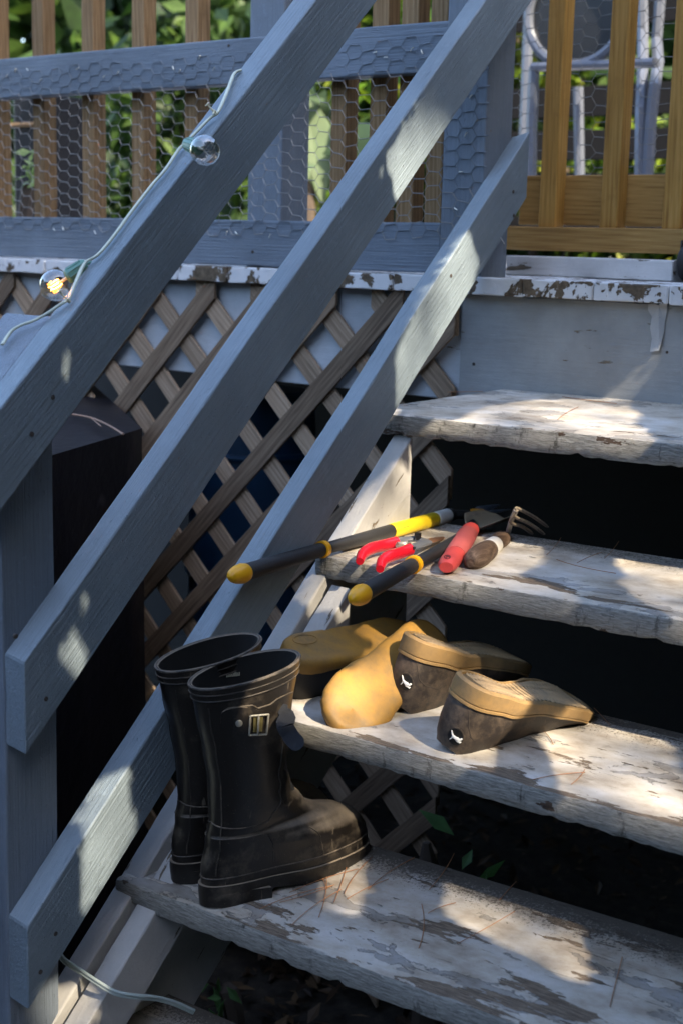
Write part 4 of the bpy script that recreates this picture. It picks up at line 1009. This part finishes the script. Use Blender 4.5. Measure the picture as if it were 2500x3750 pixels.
for _ in range(30000):
    a_ = r.uniform(radians(-175), radians(80)); R_ = r.uniform(300, 380)
    el = 40 if a_ > radians(-50) else lerp(40, 18, min(1, (radians(-50)-a_)/radians(25)))
    s0_ = r.uniform(-.08, sin(radians(el))); e_ = math.asin(s0_); p = Vector((20+R_*cos(a_)*cos(e_), -20+R_*sin(a_)*cos(e_), 20+R_*sin(e_)))
    if noise.noise(p*.012) < -.3 and e_ > radians(15): continue
    if -22 < p.dot(_U) < 62 and -50 < p.dot(_V) < 48 and p.dot(SUN) > 0: continue
    l = r.uniform(26, 40); leaf(wl, p, rvec(r), (p-Vector((20,-20,20))).normalized()+rvec(r)*.5, l, l*.7)
tag(wl.build('woodland_screen', LD, None, False), 'dark woodland added unseen to block the low sky on the right and in front', 'woodland_screen', kind='stuff')
# leaf litter
lt = MB(); r = random.Random(15)
for _ in range(5000):
    x = r.uniform(-60, 70); y = r.uniform(-20, 110); z = GZ+3*noise.fractal(Vector((x*.05, y*.05, 0)), 1, 2, 4)+.3
    l = r.uniform(.8, 2.6); leaf(lt, Vector((x, y, z)), Vector((r.uniform(-1,1), r.uniform(-1,1), r.uniform(-.2,.3))), Vector((r.uniform(-.4,.4), r.uniform(-.4,.4), 1)), l, l*.4)
tag(lt.build('leaf_litter', leaf_mat('dry_leaves', [(.02,.012,.008),(.06,.035,.018),(.13,.08,.04)], .1), None, False), 'dry brown leaves littering the ground under the stairs', 'leaf litter', kind='stuff')

# pine needles on the treads
pn = MB(); r = random.Random(31)
def needle(x, y, k, a, L, r_=.022, lift=.0):
    q = TR[k]; P_ = []; cv_ = r.uniform(-.06, .07)
    for i in range(6):
        f = i/5-.5; cx = x+cos(a)*f*L-sin(a)*cv_*L*(4*f*f); cy = y+sin(a)*f*L+cos(a)*cv_*L*(4*f*f)
        fz = (cy-q['y'])/q['d']; P_.append((cx, cy, q['z']+q['sx']*(cx-q['x'])+q['zb']*fz+.05+lift*(f+.5)))
    pn.tube(P_, r_, 4)
for u, v, k, dx, dy in ((1075,3290,1,320,-80),(1180,3240,1,260,-70),(1250,3255,1,-60,160),(1190,3300,1,30,-150),(1300,3230,1,120,-140),(1150,3330,1,210,-130),(1165,3210,1,110,170),(1130,3290,1,200,-50),(1340,3280,1,150,-60),(1230,3190,1,-120,90),
                     (1750,3160,1,80,-110),(1550,3420,1,-10,170),(1780,3440,1,230,-110),(2250,3650,1,50,-190),(1880,3300,1,60,-60),(1610,3360,1,-100,30),(1420,3230,1,170,-100),
                     (2040,2830,2,190,-20),(2000,2690,2,-70,-70),(2230,2620,2,60,60),(2120,2840,2,-50,50),(2030,2020,3,-60,60),(2240,2040,3,-60,60),(2130,2090,3,250,60),(2150,2060,3,90,-30),(2070,1525,4,150,-50),(2150,1500,4,240,30),(1700,1460,4,130,5)):
    q = TR[k]; p = at(u-dx/2, v-dy/2, 2, q['z']+.4); p2 = at(u+dx/2, v+dy/2, 2, q['z']+.4)
    d_ = p2-p; L_ = min(4.6, max(1.3, Vector((d_.x, d_.y)).length)); c_ = at(u, v, 2, q['z']+.4)
    needle(c_.x, min(c_.y, q['y']+q['d']-.5), k, atan2(d_.y, d_.x), L_)
tag(pn.build('pine_needles', plain('dry_pine_needle', (.30,.13,.05), .6, 0, .5, 60), None), 'loose dry pine needles scattered over the treads', 'pine needles', kind='stuff')
fk_ = [(2391,1112),(2410,1118),(2425,1095),(2442,1090),(2440,1140),(2432,1180),(2430,1215),(2418,1262),(2410,1285),(2378,1288),(2385,1240),(2378,1200),(2385,1160),(2370,1135),(2372,1115)]
m = MB(); rings = [[at(u, v, 1, 35.72+d_+.22*sin((v-1090)*.016)) for u, v in fk_] for d_ in (0, .07)]; m.loft(rings)
tag(m.build('paint_flake', paint_grey('flake_paint', (.42,.43,.44), 'X', .9), None, False), 'long curled flake of grey paint hanging below the chipped deck edge', 'paint flake')

# ------------------------------------------------------------------ unseen leaf screen added to shade the stairs, gaps cut for the sun patches
Uv = Vector((-SUN.y, SUN.x, 0)).normalized(); Vv = SUN.cross(Uv)
def uvp(p): return (p.dot(Uv), p.dot(Vv))
HOLES = []
def hole(ax, val, px): HOLES.append([uvp(at(u, v, ax, val)) for u, v in px])
hole(2, 25.3, [(1650,1545),(1760,1498),(1930,1490),(2245,1500),(2300,1545),(2338,1612),(2120,1595),(1900,1566)])
hole(1, 24.45, [(1640,1545),(2338,1612),(2300,1690),(1700,1635),(1560,1600),(1560,1530)])
hole(0, 2.5, [(1475,1690),(1500,1900),(1440,1960),(1300,1990),(1230,1990),(1380,1740)])
hole(2, 17.0, [(1210,2030),(1480,1905),(1925,1950),(1960,2010),(1978,2060),(1800,2135),(1500,2110),(1240,2065)])
hole(2, 17.0, [(2220,2005),(2520,2040),(2520,2270),(2335,2190),(2270,2090)])
hole(2, 9.0, [(1080,2560),(1500,2560),(1790,2640),(1800,2820),(1500,2770),(1090,2650)])
hole(2, 11.5, [(1440,2320),(1600,2330),(1800,2400),(1900,2600),(1800,2760),(1600,2740),(1300,2680),(1200,2560),(1260,2480)])
hole(2, 9.0, [(1975,2670),(2120,2600),(2360,2655),(2420,2740),(2480,2880),(2500,3030),(2060,2900)])
hole(2, GZ+1, [(2405,3220),(2520,3225),(2520,3340),(2440,3335)])
hole(2, .4, [(1593,3191),(2047,3334),(2103,3621),(1613,3362)])
hole(2, .4, [(2420,3460),(2560,3520),(2560,3720),(2500,3650)])
hole(2, .4, [(1180,3200),(1300,3160),(1303,3360),(1180,3330)])
hole(1, 9, [(1060,2890),(1160,2880),(1200,2980),(1120,3000)])
hole(1, 8, [(1150,2900),(1330,2920),(1360,3060),(1190,3130),(1120,3050)])
hole(0, 8.8, [(1085,2440),(1090,2600),(1060,2720),(900,2640),(860,2560),(960,2500)])
hole(0, 2.3, [(1590,305),(1665,430),(1500,690),(1452,752),(1425,560),(1500,455)])
hole(0, 2.3, [(1705,855),(1748,960),(1700,1110),(1540,1370),(1450,1490),(1455,1290),(1560,1080)])
hole(0, 2.3, [(340,2200),(385,2290),(240,2520),(215,2440)])
#hole(0, .8, [(150,2640),(212,2600),(214,2850),(120,2900)])
hole(0, 2.3, [(385,2800),(465,2840),(487,3065),(300,3350),(330,2990)])
#hole(0, 2.3, [(130,3400),(300,3330),(260,3500),(120,3690)])
hole(0, 1.8, [(60,3700),(250,3560),(330,3620),(300,3760),(60,3760)])
def inside(p, poly):
    x, y = p; c = False; j = len(poly)-1
    for i in range(len(poly)):
        xi, yi = poly[i]; xj, yj = poly[j]
        if (yi > y) != (yj > y) and x < (xj-xi)*(y-yi)/(yj-yi)+xi: c = not c
        j = i
    return c
BB = [(min(p[0] for p in h), max(p[0] for p in h), min(p[1] for p in h), max(p[1] for p in h)) for h in HOLES]
def lit(p):
    for h, b in zip(HOLES, BB):
        if b[0] <= p[0] <= b[1] and b[2] <= p[1] <= b[3] and inside(p, h): return True
    return False
r = random.Random(77); m = MB(); U0, U1, V0, V1 = -24, 150, -48, 125
def put(U_, V_, l, k_=.62, D_=74):
    a_ = r.uniform(0, 2*pi); c_ = Uv*U_+Vv*V_+SUN*r.uniform(D_, D_*1.2)
    dd = Uv*cos(a_)+Vv*sin(a_)+SUN*r.uniform(-.35, .35); nn = SUN+rvec(r)*.4
    o = len(m.v); leaf(m, c_-dd.normalized()*l*.5, dd, nn, l, l*k_)
    vs = [Vector(v) for v in m.v[o:]]
    if any(lit(uvp(v)) for v in vs+[(vs[0]+vs[1])/2, (vs[1]+vs[4])/2, (vs[0]+vs[3])/2, (vs[3]+vs[4])/2]):
        del m.v[o:]; del m.f[-4:]; del m.mi[-4:]
far = lambda U_, V_: U_ > 60 and noise.noise(Vector((U_*.05, V_*.05, 3))) > .12
def fill(u0, u1, v0, v1, st, l0, l1, D_, skip=None):
    g_ = u0
    while g_ < u1:
        h_ = v0
        while h_ < v1:
            u_ = g_+r.uniform(-.25, .25)*st; v_ = h_+r.uniform(-.25, .25)*st
            if not far(u_, v_) and not (skip and skip(u_, v_)):
                for q_ in range(3): put(u_+r.uniform(-.5, .5)*st, v_+r.uniform(-.5, .5)*st, r.uniform(l0, l1), .75, D_)
            h_ += st
        g_ += st
fill(-20, 60, -46, 44, 2.3, 4, 6.5, 74)
fill(-30, 74, -60, 95, 6, 11, 17, 260, lambda u, v: -16 < u < 56 and -42 < v < 40)
near = [(b[0]-6, b[1]+6, b[2]-6, b[3]+6) for b in BB]
for b in near:
    for _ in range(int((b[1]-b[0])*(b[3]-b[2])*2.6)): put(r.uniform(b[0], b[1]), r.uniform(b[2], b[3]), r.uniform(1.1, 2.4))
    for _ in range(int((b[1]-b[0]-12)*(b[3]-b[2]-12)*5)+150): put(r.uniform(b[0]+5, b[1]-5), r.uniform(b[2]+5, b[3]-5), r.uniform(.5, 1.0), .8)
for _ in range(3100):
    c_ = Uv*r.uniform(-24, 64)+Vv*r.uniform(-50, 52)+SUN*r.uniform(400, 460); leaf(m, c_, rvec(r), SUN+rvec(r)*.5, r.uniform(2.2, 4), 2.1)  # sparse far leaves added to dim the sun coming through the gaps
tree = thing('tree', 'unseen leaf canopy added to shade the stairs, with gaps shaped for the sun patches', 'tree', (110, 20, GZ))
cm_ = leaf_mat('shade_canopy_leaves', [(.02,.05,.01),(.04,.09,.02),(.07,.14,.03)], .12); m.build('crown', cm_, tree, False)
m = MB(); m.tube([(112,20,GZ),(110,22,30),(104,26,80),(90,30,110)], [7,5.5,4,2.5], 12); m.build('trunk', plain('shade_canopy_bark', (.07,.055,.04), .9, 0, .5, 20, .004, 40), tree)  # trunk made up to go with the added leaf screen
# ------------------------------------------------------------------ world, sun, camera
w = bpy.data.worlds.new('World'); bpy.context.scene.world = w; w.use_nodes = True
nt = w.node_tree; bg = nt.nodes['Background']; sky = nt.nodes.new('ShaderNodeTexSky'); sky.sky_type = 'NISHITA'; sky.sun_disc = False; sky.air_density = 1.0; sky.dust_density = 1.8
elev = math.asin(SUN.z); az = atan2(SUN.x, SUN.y)
sky.sun_elevation = elev; sky.sun_rotation = az; nt.links.new(sky.outputs[0], bg.inputs[0]); bg.inputs[1].default_value = .15
sl = bpy.data.lights.new('sun', 'SUN'); sl.energy = 2.9; sl.angle = radians(.5); sl.color = (1, .85, .64)
so = bpy.data.objects.new('sun', sl); C.objects.link(so); so.rotation_euler = SUN.to_track_quat('Z', 'Y').to_euler(); so.location = SUN*5
cd = bpy.data.cameras.new('camera'); co = bpy.data.objects.new('camera', cd); C.objects.link(co)
cd.sensor_fit = 'VERTICAL'; cd.sensor_height = 36; cd.sensor_width = 24; cd.lens = F/3750*36
cd.clip_start = .05; cd.clip_end = 300
co.matrix_world = Matrix.Translation(CAM*S) @ ROT.to_4x4()
cd.dof.use_dof = True; cd.dof.focus_distance = 84*S; cd.dof.aperture_fstop = 5.0
sc = bpy.context.scene; sc.camera = co
sc.view_settings.view_transform = 'Standard'; sc.view_settings.look = 'None'; sc.view_settings.exposure = 2.5; sc.view_settings.gamma = 1
